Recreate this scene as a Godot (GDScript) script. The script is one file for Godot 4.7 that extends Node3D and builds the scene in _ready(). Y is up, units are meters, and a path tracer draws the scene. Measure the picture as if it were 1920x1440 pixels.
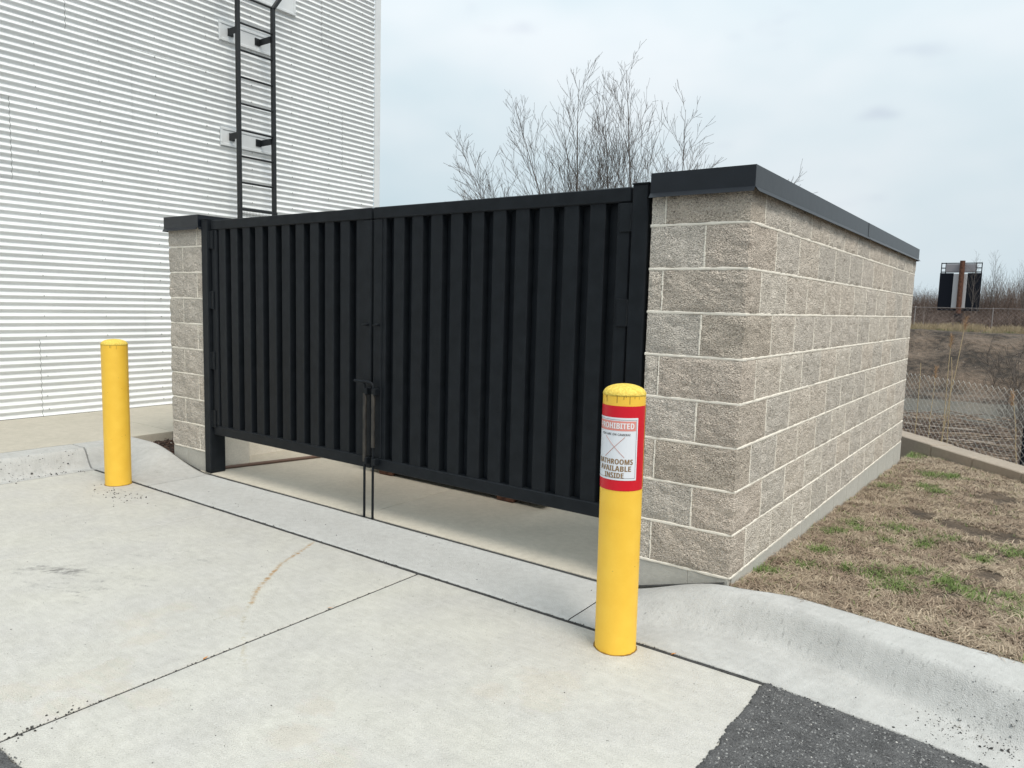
extends Node3D
# Block-walled dumpster enclosure with a black steel gate, two yellow bollards and a corrugated metal building.
# World: x runs along the gate (right positive), z towards the viewer, y = 0 at the first bed joint of the block wall.

const COURSE := 0.2032
const GROUND := -0.17
const BUILDING_X := -7.11

var rng := RandomNumberGenerator.new()
var used_names := {}
var mats := {}
var noise_a := FastNoiseLite.new()
var noise_b := FastNoiseLite.new()


# ---------------------------------------------------------------- mesh helper
class Shape:
	var v := PackedVector3Array()
	var n := PackedVector3Array()
	var c := PackedColorArray()
	var u := PackedVector2Array()
	var idx := PackedInt32Array()
	var tint := Color(1, 1, 1)
	var has_uv := false
	var has_color := false

	func point(p: Vector3, nn: Vector3, uv := Vector2.ZERO) -> int:
		v.append(p)
		n.append(nn)
		u.append(uv)
		c.append(tint)
		return v.size() - 1

	func face(a: int, b: int, d: int) -> void:
		var g := (v[d] - v[a]).cross(v[b] - v[a])
		if g.dot(n[a] + n[b] + n[d]) >= 0.0:
			idx.append_array([a, b, d])
		else:
			idx.append_array([a, d, b])

	func quad(a: Vector3, b: Vector3, d: Vector3, e: Vector3, nn: Vector3) -> void:
		var i := point(a, nn)
		point(b, nn)
		point(d, nn)
		point(e, nn)
		face(i, i + 1, i + 2)
		face(i, i + 2, i + 3)

	func triangle(a: Vector3, b: Vector3, d: Vector3, toward: Vector3) -> void:
		var g := (b - a).cross(d - a).normalized()
		if g.dot(toward) < 0.0:
			g = -g
		var i := point(a, g)
		point(b, g)
		point(d, g)
		face(i, i + 1, i + 2)

	# box with chamfered edges
	func box(m: Vector3, size: Vector3, bevel := 0.0, turn := Basis.IDENTITY) -> void:
		var h := size * 0.5
		var k := minf(bevel, minf(h.x, minf(h.y, h.z)) * 0.9)
		for ax in 3:
			var b1 := (ax + 1) % 3
			var b2 := (ax + 2) % 3
			for s: float in [-1.0, 1.0]:
				var nn := Vector3.ZERO
				nn[ax] = s
				var q: Array[Vector3] = []
				for w: Vector2 in [Vector2(-1, -1), Vector2(1, -1), Vector2(1, 1), Vector2(-1, 1)]:
					var p := Vector3.ZERO
					p[ax] = s * h[ax]
					p[b1] = w.x * (h[b1] - k)
					p[b2] = w.y * (h[b2] - k)
					q.append(m + turn * p)
				quad(q[0], q[1], q[2], q[3], turn * nn)
		if k <= 0.0:
			return
		for ax in 3:
			var b1 := (ax + 1) % 3
			var b2 := (ax + 2) % 3
			for s1: float in [-1.0, 1.0]:
				for s2: float in [-1.0, 1.0]:
					var q: Array[Vector3] = []
					for w: Vector2 in [Vector2(-1, 0), Vector2(1, 0), Vector2(1, 1), Vector2(-1, 1)]:
						var p := Vector3.ZERO
						p[ax] = w.x * (h[ax] - k)
						p[b1] = s1 * (h[b1] - (0.0 if w.y == 0.0 else k))
						p[b2] = s2 * (h[b2] - (k if w.y == 0.0 else 0.0))
						q.append(m + turn * p)
					var nn := Vector3.ZERO
					nn[b1] = s1
					nn[b2] = s2
					quad(q[0], q[1], q[2], q[3], turn * nn.normalized())
		for sx: float in [-1.0, 1.0]:
			for sy: float in [-1.0, 1.0]:
				for sz: float in [-1.0, 1.0]:
					var o := Vector3(sx * h.x, sy * h.y, sz * h.z)
					triangle(m + turn * (o - Vector3(0, sy, sz) * k), m + turn * (o - Vector3(sx, 0, sz) * k), m + turn * (o - Vector3(sx, sy, 0) * k), turn * Vector3(sx, sy, sz))

	# round tube along a path
	func tube(path: PackedVector3Array, radii: PackedFloat32Array, sides := 6, caps := true) -> void:
		var count := path.size()
		var start := v.size()
		var side := Vector3.ZERO
		for i in count:
			var t := (path[mini(i + 1, count - 1)] - path[maxi(i - 1, 0)]).normalized()
			if i == 0:
				side = t.cross(Vector3.UP if absf(t.y) < 0.9 else Vector3.RIGHT).normalized()
			side = (side - t * side.dot(t)).normalized()
			var other := t.cross(side)
			var r: float = radii[mini(i, radii.size() - 1)]
			for k in sides:
				var a := TAU * k / sides
				var d := side * cos(a) + other * sin(a)
				point(path[i] + d * r, d)
		for i in count - 1:
			for k in sides:
				var a := start + i * sides + k
				var b := start + i * sides + (k + 1) % sides
				face(a, b, b + sides)
				face(a, b + sides, a + sides)
		if caps:
			for e in [0, count - 1]:
				var nn := (path[e] - path[1 if e == 0 else count - 2]).normalized()
				var m := point(path[e], nn)
				var first := v.size()
				for k in sides:
					point(v[start + e * sides + k], nn)
				for k in sides:
					face(m, first + k, first + (k + 1) % sides)

	func rod(a: Vector3, b: Vector3, r: float, sides := 8) -> void:
		tube(PackedVector3Array([a, b]), PackedFloat32Array([r]), sides)

	# surface of revolution about y: profile of (radius, height)
	func lathe(profile: PackedVector2Array, sides := 32, at := Vector3.ZERO) -> void:
		var start := v.size()
		for i in profile.size():
			var d := profile[mini(i + 1, profile.size() - 1)] - profile[maxi(i - 1, 0)]
			var flat := Vector2(d.y, -d.x).normalized()
			for k in sides + 1:
				var a := TAU * k / sides
				point(at + Vector3(cos(a) * profile[i].x, profile[i].y, sin(a) * profile[i].x), Vector3(cos(a) * flat.x, flat.y, sin(a) * flat.x))
		for i in profile.size() - 1:
			for k in sides:
				var a := start + i * (sides + 1) + k
				face(a, a + 1, a + sides + 2)
				face(a, a + sides + 2, a + sides + 1)

	# smooth grid: points row by row
	func grid(pts: PackedVector3Array, across: int, toward: Vector3, uvs := PackedVector2Array()) -> void:
		var rows := pts.size() / across
		var start := v.size()
		for j in rows:
			for i in across:
				var dx := pts[j * across + mini(i + 1, across - 1)] - pts[j * across + maxi(i - 1, 0)]
				var dy := pts[mini(j + 1, rows - 1) * across + i] - pts[maxi(j - 1, 0) * across + i]
				var nn := dx.cross(dy).normalized()
				if nn.dot(toward) < 0.0:
					nn = -nn
				point(pts[j * across + i], nn, uvs[j * across + i] if uvs.size() else Vector2.ZERO)
		for j in rows - 1:
			for i in across - 1:
				var a := start + j * across + i
				face(a, a + 1, a + across + 1)
				face(a, a + across + 1, a + across)

	func mesh(mat: Material) -> ArrayMesh:
		var arr := []
		arr.resize(Mesh.ARRAY_MAX)
		arr[Mesh.ARRAY_VERTEX] = v
		arr[Mesh.ARRAY_NORMAL] = n
		if has_color:
			arr[Mesh.ARRAY_COLOR] = c
		if has_uv:
			arr[Mesh.ARRAY_TEX_UV] = u
			arr[Mesh.ARRAY_TEX_UV2] = u
		arr[Mesh.ARRAY_INDEX] = idx
		var m := ArrayMesh.new()
		m.add_surface_from_arrays(Mesh.PRIMITIVE_TRIANGLES, arr)
		m.surface_set_material(0, mat)
		return m


# ---------------------------------------------------------------- node helpers
func numbered(called: String) -> String:
	if not used_names.has(called):
		used_names[called] = 0
		return called
	used_names[called] += 1
	return "%s_%03d" % [called, used_names[called]]


func thing(called: String, label: String, category: String, at := Vector3.ZERO, group := "") -> Node3D:
	var o := Node3D.new()
	o.name = numbered(called)
	add_child(o)
	o.position = at
	tag(o, label, category, group)
	return o


func tag(o: Node, label: String, category: String, group := "", kind := "") -> void:
	o.set_meta("label", label)
	o.set_meta("category", category)
	if group != "":
		o.set_meta("group", group)
	if kind != "":
		o.set_meta("kind", kind)


func setting(called: String, label: String, category: String) -> Node3D:
	var o := thing(called, label, category)
	o.set_meta("kind", "structure")
	return o


func part(called: String, m: Mesh, parent: Node, at := Transform3D.IDENTITY) -> MeshInstance3D:
	var o := MeshInstance3D.new()
	o.name = called
	o.mesh = m
	o.transform = at
	parent.add_child(o, true)
	return o


func piece(called: String, s: Shape, mat: Material, parent: Node) -> MeshInstance3D:
	return part(called, s.mesh(mat), parent)


func solo(called: String, s: Shape, mat: Material, label: String, category: String, group := "", kind := "") -> MeshInstance3D:
	var o := part(numbered(called), s.mesh(mat), self)
	tag(o, label, category, group, kind)
	return o


func scatter(called: String, m: Mesh, places: Array, colors: Array, parent: Node) -> MultiMeshInstance3D:
	var mm := MultiMesh.new()
	mm.transform_format = MultiMesh.TRANSFORM_3D
	mm.use_colors = true
	mm.mesh = m
	mm.instance_count = places.size()
	for i in places.size():
		mm.set_instance_transform(i, places[i])
		mm.set_instance_color(i, colors[i])
	var o := MultiMeshInstance3D.new()
	o.name = called
	o.multimesh = mm
	parent.add_child(o, true)
	o.set_meta("kind", "stuff")
	return o


# ---------------------------------------------------------------- textures and materials
func lin(r: float, g: float, b: float) -> Color:
	return Color(r, g, b).linear_to_srgb()


func noise_bytes(size: int, freq: float, seed_: int, octaves := 3, cell := false) -> PackedByteArray:
	var f := FastNoiseLite.new()
	f.seed = seed_
	f.frequency = freq
	f.noise_type = FastNoiseLite.TYPE_CELLULAR if cell else FastNoiseLite.TYPE_SIMPLEX_SMOOTH
	f.fractal_type = FastNoiseLite.FRACTAL_FBM
	f.fractal_octaves = octaves
	var im := f.get_seamless_image(size, size)
	im.convert(Image.FORMAT_L8)
	return im.get_data()


# colour from low (value 0) to high (value 1); layers are [frequency, seed, octaves, cellular, weight]
func blend(size: int, layers: Array) -> PackedFloat32Array:
	var out := PackedFloat32Array()
	out.resize(size * size)
	var total := 0.0
	for l: Array in layers:
		total += float(l[4])
		var b := noise_bytes(size, l[0], l[1], l[2], l[3])
		var w: float = float(l[4]) / 255.0
		for i in size * size:
			out[i] += b[i] * w
	for i in size * size:
		out[i] /= total
	return out


func paint(size: int, val: PackedFloat32Array, lo: Color, hi: Color, contrast := 1.0, specks := []) -> ImageTexture:
	var table: Array[Color] = []
	for i in 256:
		var t := clampf((i / 255.0 - 0.5) * contrast + 0.5, 0.0, 1.0)
		table.append(lo.lerp(hi, t).linear_to_srgb())
	var im := Image.create(size, size, false, Image.FORMAT_RGB8)
	for y in size:
		for x in size:
			im.set_pixel(x, y, table[clampi(int(val[y * size + x] * 255.0), 0, 255)])
	for s: Array in specks:   # [count, smallest radius, largest radius, colour, strength]
		var col: Color = (s[3] as Color).linear_to_srgb()
		for k in int(s[0]):
			var cx := rng.randi_range(0, size - 1)
			var cy := rng.randi_range(0, size - 1)
			var r := rng.randf_range(s[1], s[2])
			var k2 := rng.randf_range(0.6, 1.0) * float(s[4])
			var q := rng.randf_range(0.6, 1.5)
			var ri := ceili(r * 1.5)
			for dy in range(-ri, ri + 1):
				for dx in range(-ri, ri + 1):
					if dx * dx * q + dy * dy / q <= r * r:
						var px := posmod(cx + dx, size)
						var py := posmod(cy + dy, size)
						im.set_pixel(px, py, im.get_pixel(px, py).lerp(col, k2))
	return ImageTexture.create_from_image(im)


func relief(size: int, val: PackedFloat32Array, scale: float) -> ImageTexture:
	var b := PackedByteArray()
	b.resize(size * size)
	for i in size * size:
		b[i] = clampi(int(val[i] * 255.0), 0, 255)
	var im := Image.create_from_data(size, size, false, Image.FORMAT_L8, b)
	im.convert(Image.FORMAT_RGBA8)
	im.bump_map_to_normal_map(scale)
	return ImageTexture.create_from_image(im)


func plain(color: Color, rough := 0.8, metal := 0.0) -> StandardMaterial3D:
	var m := StandardMaterial3D.new()
	m.albedo_color = color.linear_to_srgb()
	m.roughness = rough
	m.metallic = metal
	return m


func textured(tex: Texture2D, normal: Texture2D, tiles_per_metre: float, color := Color(1, 1, 1), rough := 0.9, bump := 1.0) -> StandardMaterial3D:
	var m := plain(color, rough)
	m.albedo_texture = tex
	m.uv1_triplanar = true
	m.uv1_world_triplanar = true
	m.uv1_scale = Vector3.ONE * tiles_per_metre
	m.uv1_triplanar_sharpness = 4.0
	if normal:
		m.normal_enabled = true
		m.normal_texture = normal
		m.normal_scale = bump
	return m


func make_materials() -> void:
	var size := 768
	# concrete: soft blotches, fine sand grain, a few pores
	var cv := blend(size, [[0.006, 11, 4, false, 0.16], [0.03, 12, 3, false, 0.25], [0.3, 13, 2, false, 0.5]])
	var ch := blend(size, [[0.35, 14, 2, false, 1.0], [0.08, 15, 2, false, 0.35]])
	var conc := paint(size, cv, Color(0.443, 0.428, 0.398), Color(0.652, 0.634, 0.597), 1.35, [[900, 0.6, 1.4, Color(0.22, 0.21, 0.19), 0.55], [120, 1.2, 2.2, Color(0.66, 0.66, 0.63), 0.6]])
	var conc_n := relief(size, ch, 3.0)
	mats.concrete = textured(conc, conc_n, 0.62, Color(1, 1, 1), 0.92, 0.7)
	mats.curb = textured(conc, conc_n, 0.8, Color(0.885, 0.905, 0.93), 0.92, 0.9)
	mats.walk = textured(conc, conc_n, 0.55, Color(0.84, 0.80, 0.715), 0.92, 0.5)
	mats.floor_in = textured(conc, conc_n, 0.7, Color(0.86, 0.81, 0.72), 0.9, 0.5)
	mats.base_block = textured(conc, conc_n, 1.3, Color(0.86, 0.86, 0.83), 0.92, 0.9)
	mats.edging = textured(conc, conc_n, 0.9, Color(0.72, 0.62, 0.53), 0.95, 1.5)
	mats.mortar = textured(conc, conc_n, 2.1, Color(1.5, 1.45, 1.36), 0.95, 1.2)
	mats.white_wall = textured(conc, conc_n, 1.6, Color(1.3, 1.28, 1.22), 0.9, 1.0)
	# split-face block
	var bv := blend(size, [[0.006, 21, 2, false, 0.15], [0.05, 22, 3, false, 0.5], [0.11, 23, 2, false, 0.9]])
	var bh := blend(size, [[0.03, 24, 3, false, 0.7], [0.10, 25, 3, false, 0.9], [0.3, 26, 1, false, 0.15]])
	var block_n := relief(size, bh, 9.0)
	var grey := paint(size, bv, Color(0.33, 0.31, 0.28), Color(0.80, 0.755, 0.69), 2.0, [[1500, 1.2, 4.0, Color(0.68, 0.65, 0.6), 0.6], [1200, 1.2, 3.6, Color(0.12, 0.115, 0.10), 0.6], [200, 2.5, 5.5, Color(0.72, 0.69, 0.64), 0.7]])
	var brown := paint(size, bv, Color(0.28, 0.25, 0.215), Color(0.715, 0.645, 0.565), 2.0, [[1300, 1.2, 4.0, Color(0.58, 0.52, 0.44), 0.6], [1100, 1.2, 3.6, Color(0.10, 0.085, 0.068), 0.6], [260, 2.2, 5.0, Color(0.72, 0.68, 0.6), 0.8], [40, 2.5, 4.5, Color(0.03, 0.028, 0.025), 0.9]])
	mats.grey_blocks = []
	for t in [Color(1.04, 1.0, 0.96), Color(1.09, 1.05, 1.0), Color(0.98, 0.95, 0.915), Color(1.07, 1.01, 0.95)]:
		mats.grey_blocks.append(textured(grey, block_n, 1.45, t, 0.95, 2.0))
	mats.brown_blocks = []
	for t in [Color(1.04, 1.01, 0.98), Color(1.12, 1.08, 1.05), Color(1.0, 0.97, 0.93)]:
		mats.brown_blocks.append(textured(brown, block_n, 1.45, t, 0.95, 2.0))
	# black paint
	var pv := blend(512, [[0.012, 31, 3, false, 1.0], [0.2, 32, 2, false, 0.35]])
	var paint_tex := paint(512, pv, Color(0.0072, 0.0092, 0.0118), Color(0.0112, 0.014, 0.0175), 1.6, [[30, 0.6, 1.2, Color(0.12, 0.12, 0.11), 0.5]])
	var paint_n := relief(512, blend(512, [[0.02, 33, 2, false, 1.0], [0.25, 34, 1, false, 0.25]]), 1.2)
	mats.black = textured(paint_tex, paint_n, 1.3, Color(1, 1, 1), 0.5, 0.35)
	mats.coping = textured(paint_tex, paint_n, 0.9, Color(0.6, 0.68, 0.85), 0.36, 0.2)
	for m: StandardMaterial3D in [mats.black, mats.coping]:
		m.metallic_specular = 0.3 if m == mats.black else 0.42
	mats.ladder = textured(paint_tex, null, 1.3, Color(0.75, 0.75, 0.75), 0.55)
	mats.rubbed = textured(paint(512, pv, Color(0.014, 0.014, 0.014), Color(0.05, 0.044, 0.036), 2.2), null, 1.2, Color(1, 1, 1), 0.55)
	# yellow plastic sleeve
	var yv := blend(512, [[0.01, 41, 3, false, 1.0], [0.15, 42, 2, false, 0.3]])
	var yt := paint(512, yv, Color(0.88, 0.525, 0.05), Color(0.93, 0.58, 0.066), 1.5, [[26, 0.7, 1.8, Color(0.1, 0.06, 0.02), 0.8]])
	mats.yellow = textured(yt, null, 1.2, Color(1, 1, 1), 0.5)
	var yc := paint(512, blend(512, [[0.03, 43, 3, false, 1.0], [0.1, 44, 2, true, 0.5]]), Color(0.66, 0.45, 0.06), Color(0.86, 0.66, 0.13), 2.0, [[500, 0.8, 2.4, Color(0.30, 0.19, 0.03), 0.6]])
	mats.yellow_cap = textured(yc, relief(512, blend(512, [[0.06, 45, 3, false, 1.0]]), 5.0), 4.0, Color(1, 1, 1), 0.75, 0.8)
	mats.drip = plain(Color(0.24, 0.13, 0.02), 0.8)
	mats.red = plain(Color(0.62, 0.004, 0.018), 0.42)
	mats.notice = plain(Color(0.74, 0.76, 0.80), 0.45)
	mats.salmon = plain(Color(0.74, 0.27, 0.23), 0.45)
	mats.white_ink = plain(Color(0.82, 0.80, 0.80), 0.5)
	mats.grey_ink = plain(Color(0.09, 0.085, 0.085), 0.5)
	mats.brown_ink = plain(Color(0.27, 0.165, 0.075), 0.5)
	mats.cross_ink = plain(Color(0.50, 0.22, 0.17), 0.5)
	# white corrugated steel
	var sv := blend(512, [[0.006, 51, 3, false, 1.0], [0.09, 52, 2, false, 0.25]])
	var steel := paint(512, sv, Color(0.69, 0.705, 0.71), Color(0.79, 0.805, 0.81), 1.4, [[50, 0.6, 1.3, Color(0.3, 0.3, 0.3), 0.4]])
	mats.steel = textured(steel, null, 0.5, Color(1.05, 1.05, 1.05), 0.36)
	mats.trim = textured(steel, null, 0.7, Color(0.92, 0.93, 0.94), 0.45)
	mats.screw = plain(Color(0.42, 0.43, 0.43), 0.4, 0.5)
	# asphalt
	var av := blend(size, [[0.008, 61, 3, false, 0.4], [0.2, 62, 3, false, 0.8], [0.1, 63, 2, true, 0.5]])
	var at := paint(size, av, Color(0.03, 0.03, 0.031), Color(0.15, 0.15, 0.15), 2.2, [[2600, 0.8, 2.2, Color(0.15, 0.15, 0.15), 0.7], [500, 0.8, 2.0, Color(0.30, 0.29, 0.28), 0.8]])
	mats.asphalt = textured(at, relief(size, av, 8.0), 1.5, Color(1, 1, 1), 0.95, 1.2)
	mats.tar = textured(at, null, 3.0, Color(0.45, 0.45, 0.44), 0.9)
	# earth
	var ev := blend(size, [[0.006, 71, 4, false, 0.7], [0.05, 72, 3, false, 0.5], [0.25, 73, 2, false, 0.4]])
	var eh := relief(size, ev, 9.0)
	mats.lawn = textured(paint(size, ev, Color(0.035, 0.026, 0.019), Color(0.15, 0.11, 0.075), 1.8), eh, 0.8, Color(1, 1, 1), 1.0, 1.4)
	mats.earth = textured(paint(size, ev, Color(0.022, 0.016, 0.0115), Color(0.165, 0.122, 0.09), 2.4, [[160, 0.7, 1.6, Color(0.35, 0.32, 0.28), 0.7]]), eh, 0.11, Color(1, 1, 1), 1.0, 1.6)
	mats.mulch = textured(paint(size, ev, Color(0.02, 0.013, 0.01), Color(0.10, 0.06, 0.045), 2.0), eh, 1.5, Color(1, 1, 1), 1.0, 1.8)
	mats.water = plain(Color(0.16, 0.165, 0.15), 0.08)
	mats.tint = plain(Color(1, 1, 1), 0.95)
	(mats.tint as StandardMaterial3D).vertex_color_use_as_albedo = true
	mats.blade = plain(Color(1, 1, 1), 0.85)
	(mats.blade as StandardMaterial3D).vertex_color_use_as_albedo = true
	(mats.blade as StandardMaterial3D).backlight_enabled = true
	(mats.blade as StandardMaterial3D).backlight = Color(0.25, 0.25, 0.2)
	mats.bark = textured(paint(512, pv, Color(0.06, 0.05, 0.044), Color(0.17, 0.145, 0.13), 2.0), null, 2.0, Color(1, 1, 1), 0.95)
	mats.pale_bark = plain(Color(0.33, 0.29, 0.26), 0.9)
	mats.driftwood = plain(Color(0.24, 0.20, 0.165), 0.9)
	mats.straw = plain(Color(0.46, 0.36, 0.22), 0.9)
	mats.plume = plain(Color(0.42, 0.27, 0.16), 0.95)
	mats.galvanised = plain(Color(0.62, 0.61, 0.58), 0.6)
	mats.old_wire = plain(Color(0.30, 0.27, 0.26), 0.7)
	mats.rust = textured(paint(512, pv, Color(0.055, 0.022, 0.013), Color(0.14, 0.06, 0.035), 2.2), null, 1.0, Color(1, 1, 1), 0.9)
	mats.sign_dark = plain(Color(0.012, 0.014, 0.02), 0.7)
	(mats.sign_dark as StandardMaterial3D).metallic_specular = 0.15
	mats.sign_white = plain(Color(0.50, 0.49, 0.50), 0.8)
	mats.sign_grey = plain(Color(0.27, 0.26, 0.28), 0.8)
	mats.wood = textured(paint(512, pv, Color(0.05, 0.02, 0.013), Color(0.14, 0.06, 0.035), 2.0), null, 2.0, Color(1, 1, 1), 0.9)
	mats.bin = plain(Color(0.02, 0.03, 0.028), 0.6)
	mats.pipe = plain(Color(0.16, 0.10, 0.075), 0.7)
	mats.leaf = plain(Color(0.55, 0.22, 0.05), 0.8)


# ---------------------------------------------------------------- sky
func make_sky() -> Sky:
	var w := 1024
	var h := 512
	var f := FastNoiseLite.new()
	f.seed = 5
	f.frequency = 1.5
	f.fractal_octaves = 5
	var g := FastNoiseLite.new()
	g.seed = 9
	g.frequency = 4.2
	g.fractal_octaves = 4
	var im := Image.create(w, h, false, Image.FORMAT_RGBF)
	for y in h:
		var up := PI * (0.5 - (y + 0.5) / h)
		for x in w:
			var a := TAU * (x + 0.5) / w
			var d := Vector3(cos(a) * cos(up), sin(up) * 2.4, sin(a) * cos(up))
			var t := clampf(0.5 + 0.9 * f.get_noise_3dv(d) + 0.35 * g.get_noise_3dv(d), 0.0, 1.0)
			var c := Color(0.405, 0.492, 0.535).lerp(Color(0.53, 0.572, 0.60), t)
			# an overcast sky is brighter overhead than at the horizon
			var k := 0.92 + 0.95 * pow(maxf(0.0, sin(up)), 1.7)
			if up < 0.0:
				k = 0.55
			# a few small darker wisps
			var wisp := maxf(0.0, g.get_noise_3dv(d * Vector3(1.3, 2.8, 1.3) + Vector3(7, 1, 3)) - 0.43) * 0.55
			im.set_pixel(x, y, Color(c.r * (k - wisp), c.g * (k - wisp), c.b * (k - wisp * 0.7)))
	var pano := PanoramaSkyMaterial.new()
	pano.panorama = ImageTexture.create_from_image(im)
	var s := Sky.new()
	s.sky_material = pano
	return s


# ---------------------------------------------------------------- ground shapes
func apron_back(x: float) -> float:
	return lerpf(0.024, -0.04, smoothstep(0.0, 0.3, x)) + 0.12 * maxf(0.0, x - 0.3)


func apron_edge(x: float) -> float:
	return 0.524 + 0.12 * maxf(0.0, x - 0.33)


func curb_foot(x: float) -> float:
	return lerpf(0.30, 0.15, smoothstep(-0.6, 0.25, x)) + 0.29 * clampf(x - 0.36, 0.0, 0.86) + 0.12 * maxf(0.0, x - 1.22)


func apron_y(x: float, z: float) -> float:
	var right := smoothstep(-0.6, 0.03, x) * (1.0 - smoothstep(curb_foot(x) - lerpf(0.15, 0.055, smoothstep(-0.3, 0.3, x)), curb_foot(x) + lerpf(0.09, 0.07, smoothstep(-0.3, 0.3, x)), z))
	right = right
	var kerb := smoothstep(-5.07, -5.20, x)
	var left := smoothstep(-4.22, -5.1, x) * (1.0 - smoothstep(0.1, 0.45, z))
	left = 1.0 - (1.0 - kerb) * (1.0 - left)
	return GROUND + 0.152 * maxf(right, left)


func lawn_y(x: float, z: float) -> float:
	var far := clampf(-z / 5.0, 0.0, 1.6)
	var bumps := 0.016 * noise_a.get_noise_2d(x * 160.0, z * 160.0) + 0.012 * noise_b.get_noise_2d(x * 500.0, z * 500.0)
	return lerpf(-0.035, -0.20, far) + bumps - 0.02 * exp(-absf(x) * 6.0)


# distance past the front of the edging wall (negative on the lawn)
func past_edging(x: float, z: float) -> float:
	return (Vector2(x, z) - Vector2(-0.11, -5.75)).dot(Vector2(0.767, -0.642))


func edging_point(along: float, across: float) -> Vector2:
	return Vector2(-0.11, -5.75) + Vector2(0.642, 0.767) * along + Vector2(0.767, -0.642) * across


func land_y(x: float, z: float) -> float:
	var y := -0.5
	y = lerpf(y, -1.12, smoothstep(-5.0, -7.0, z))
	var rough := noise_a.get_noise_2d(x * 22.0, z * 22.0)
	var fine := noise_b.get_noise_2d(x * 110.0, z * 110.0)
	var bank := smoothstep(-22.6, -27.6, z + 0.9 * noise_a.get_noise_2d(x * 16.0, 40.0))
	var ledge := 0.22 * smoothstep(-23.2, -23.9, z) * (1.0 - smoothstep(-24.5, -26.0, z))
	y += bank * 1.74 + ledge
	y += rough * (0.05 + 0.22 * bank * (1.0 - smoothstep(-27.0, -30.0, z))) + fine * 0.05
	var pond := smoothstep(-15.4, -17.6, z + rough) * (1.0 - smoothstep(-20.4, -22.0, z + rough))
	y -= 0.2 * pond
	return y


func ribbon(s: Shape, a: Vector3, b: Vector3, width: float, ragged: float, steps: int) -> void:
	var along := (b - a).normalized()
	var side := along.cross(Vector3.UP).normalized()
	var pts := PackedVector3Array()
	for i in steps + 1:
		var p := a.lerp(b, float(i) / steps)
		pts.append(p - side * (width * 0.5 + rng.randf_range(-ragged, ragged)))
		pts.append(p + side * (width * 0.5 + rng.randf_range(-ragged, ragged)))
	s.grid(pts, 2, Vector3.UP)


# a slab with a slightly ragged, rounded top edge
func slab(s: Shape, x0: float, x1: float, z0: float, z1: float, top: float, thick: float) -> void:
	s.has_uv = true
	var nx := maxi(2, int((x1 - x0) / 0.05))
	var nz := maxi(2, int((z1 - z0) / 0.05))
	var pts := PackedVector3Array()
	var uvs := PackedVector2Array()
	for j in nz + 5:
		for i in nx + 5:
			var fx := clampf(float(i - 2) / nx, 0.0, 1.0)
			var fz := clampf(float(j - 2) / nz, 0.0, 1.0)
			var x := lerpf(x0, x1, fx)
			var z := lerpf(z0, z1, fz)
			var ring := mini(mini(i, nx + 4 - i), mini(j, nz + 4 - j))
			var jit := 0.001 * noise_b.get_noise_2d(x * 3000.0, z * 3000.0)
			if ring >= 2 and i == 2: x += 0.004 + jit
			if ring >= 2 and i == nx + 2: x -= 0.004 + jit
			if ring >= 2 and j == 2: z += 0.004 + jit
			if ring >= 2 and j == nz + 2: z -= 0.004 + jit
			if i < 2 or i > nx + 2: x += jit
			if j < 2 or j > nz + 2: z += jit
			var y := top + 0.0012 * noise_a.get_noise_2d(x * 90.0, z * 90.0)
			if ring == 1: y = top - 0.005
			if ring == 0:
				y = top - thick
				x += -0.004 if i == 0 else 0.004 if i == nx + 4 else 0.0
				z += -0.004 if j == 0 else 0.004 if j == nz + 4 else 0.0
			pts.append(Vector3(x, y, z))
			uvs.append(Vector2((x + 5.0) / 5.34, (z - 0.53) / 1.92))
	s.grid(pts, nx + 5, Vector3.UP, uvs)


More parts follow.
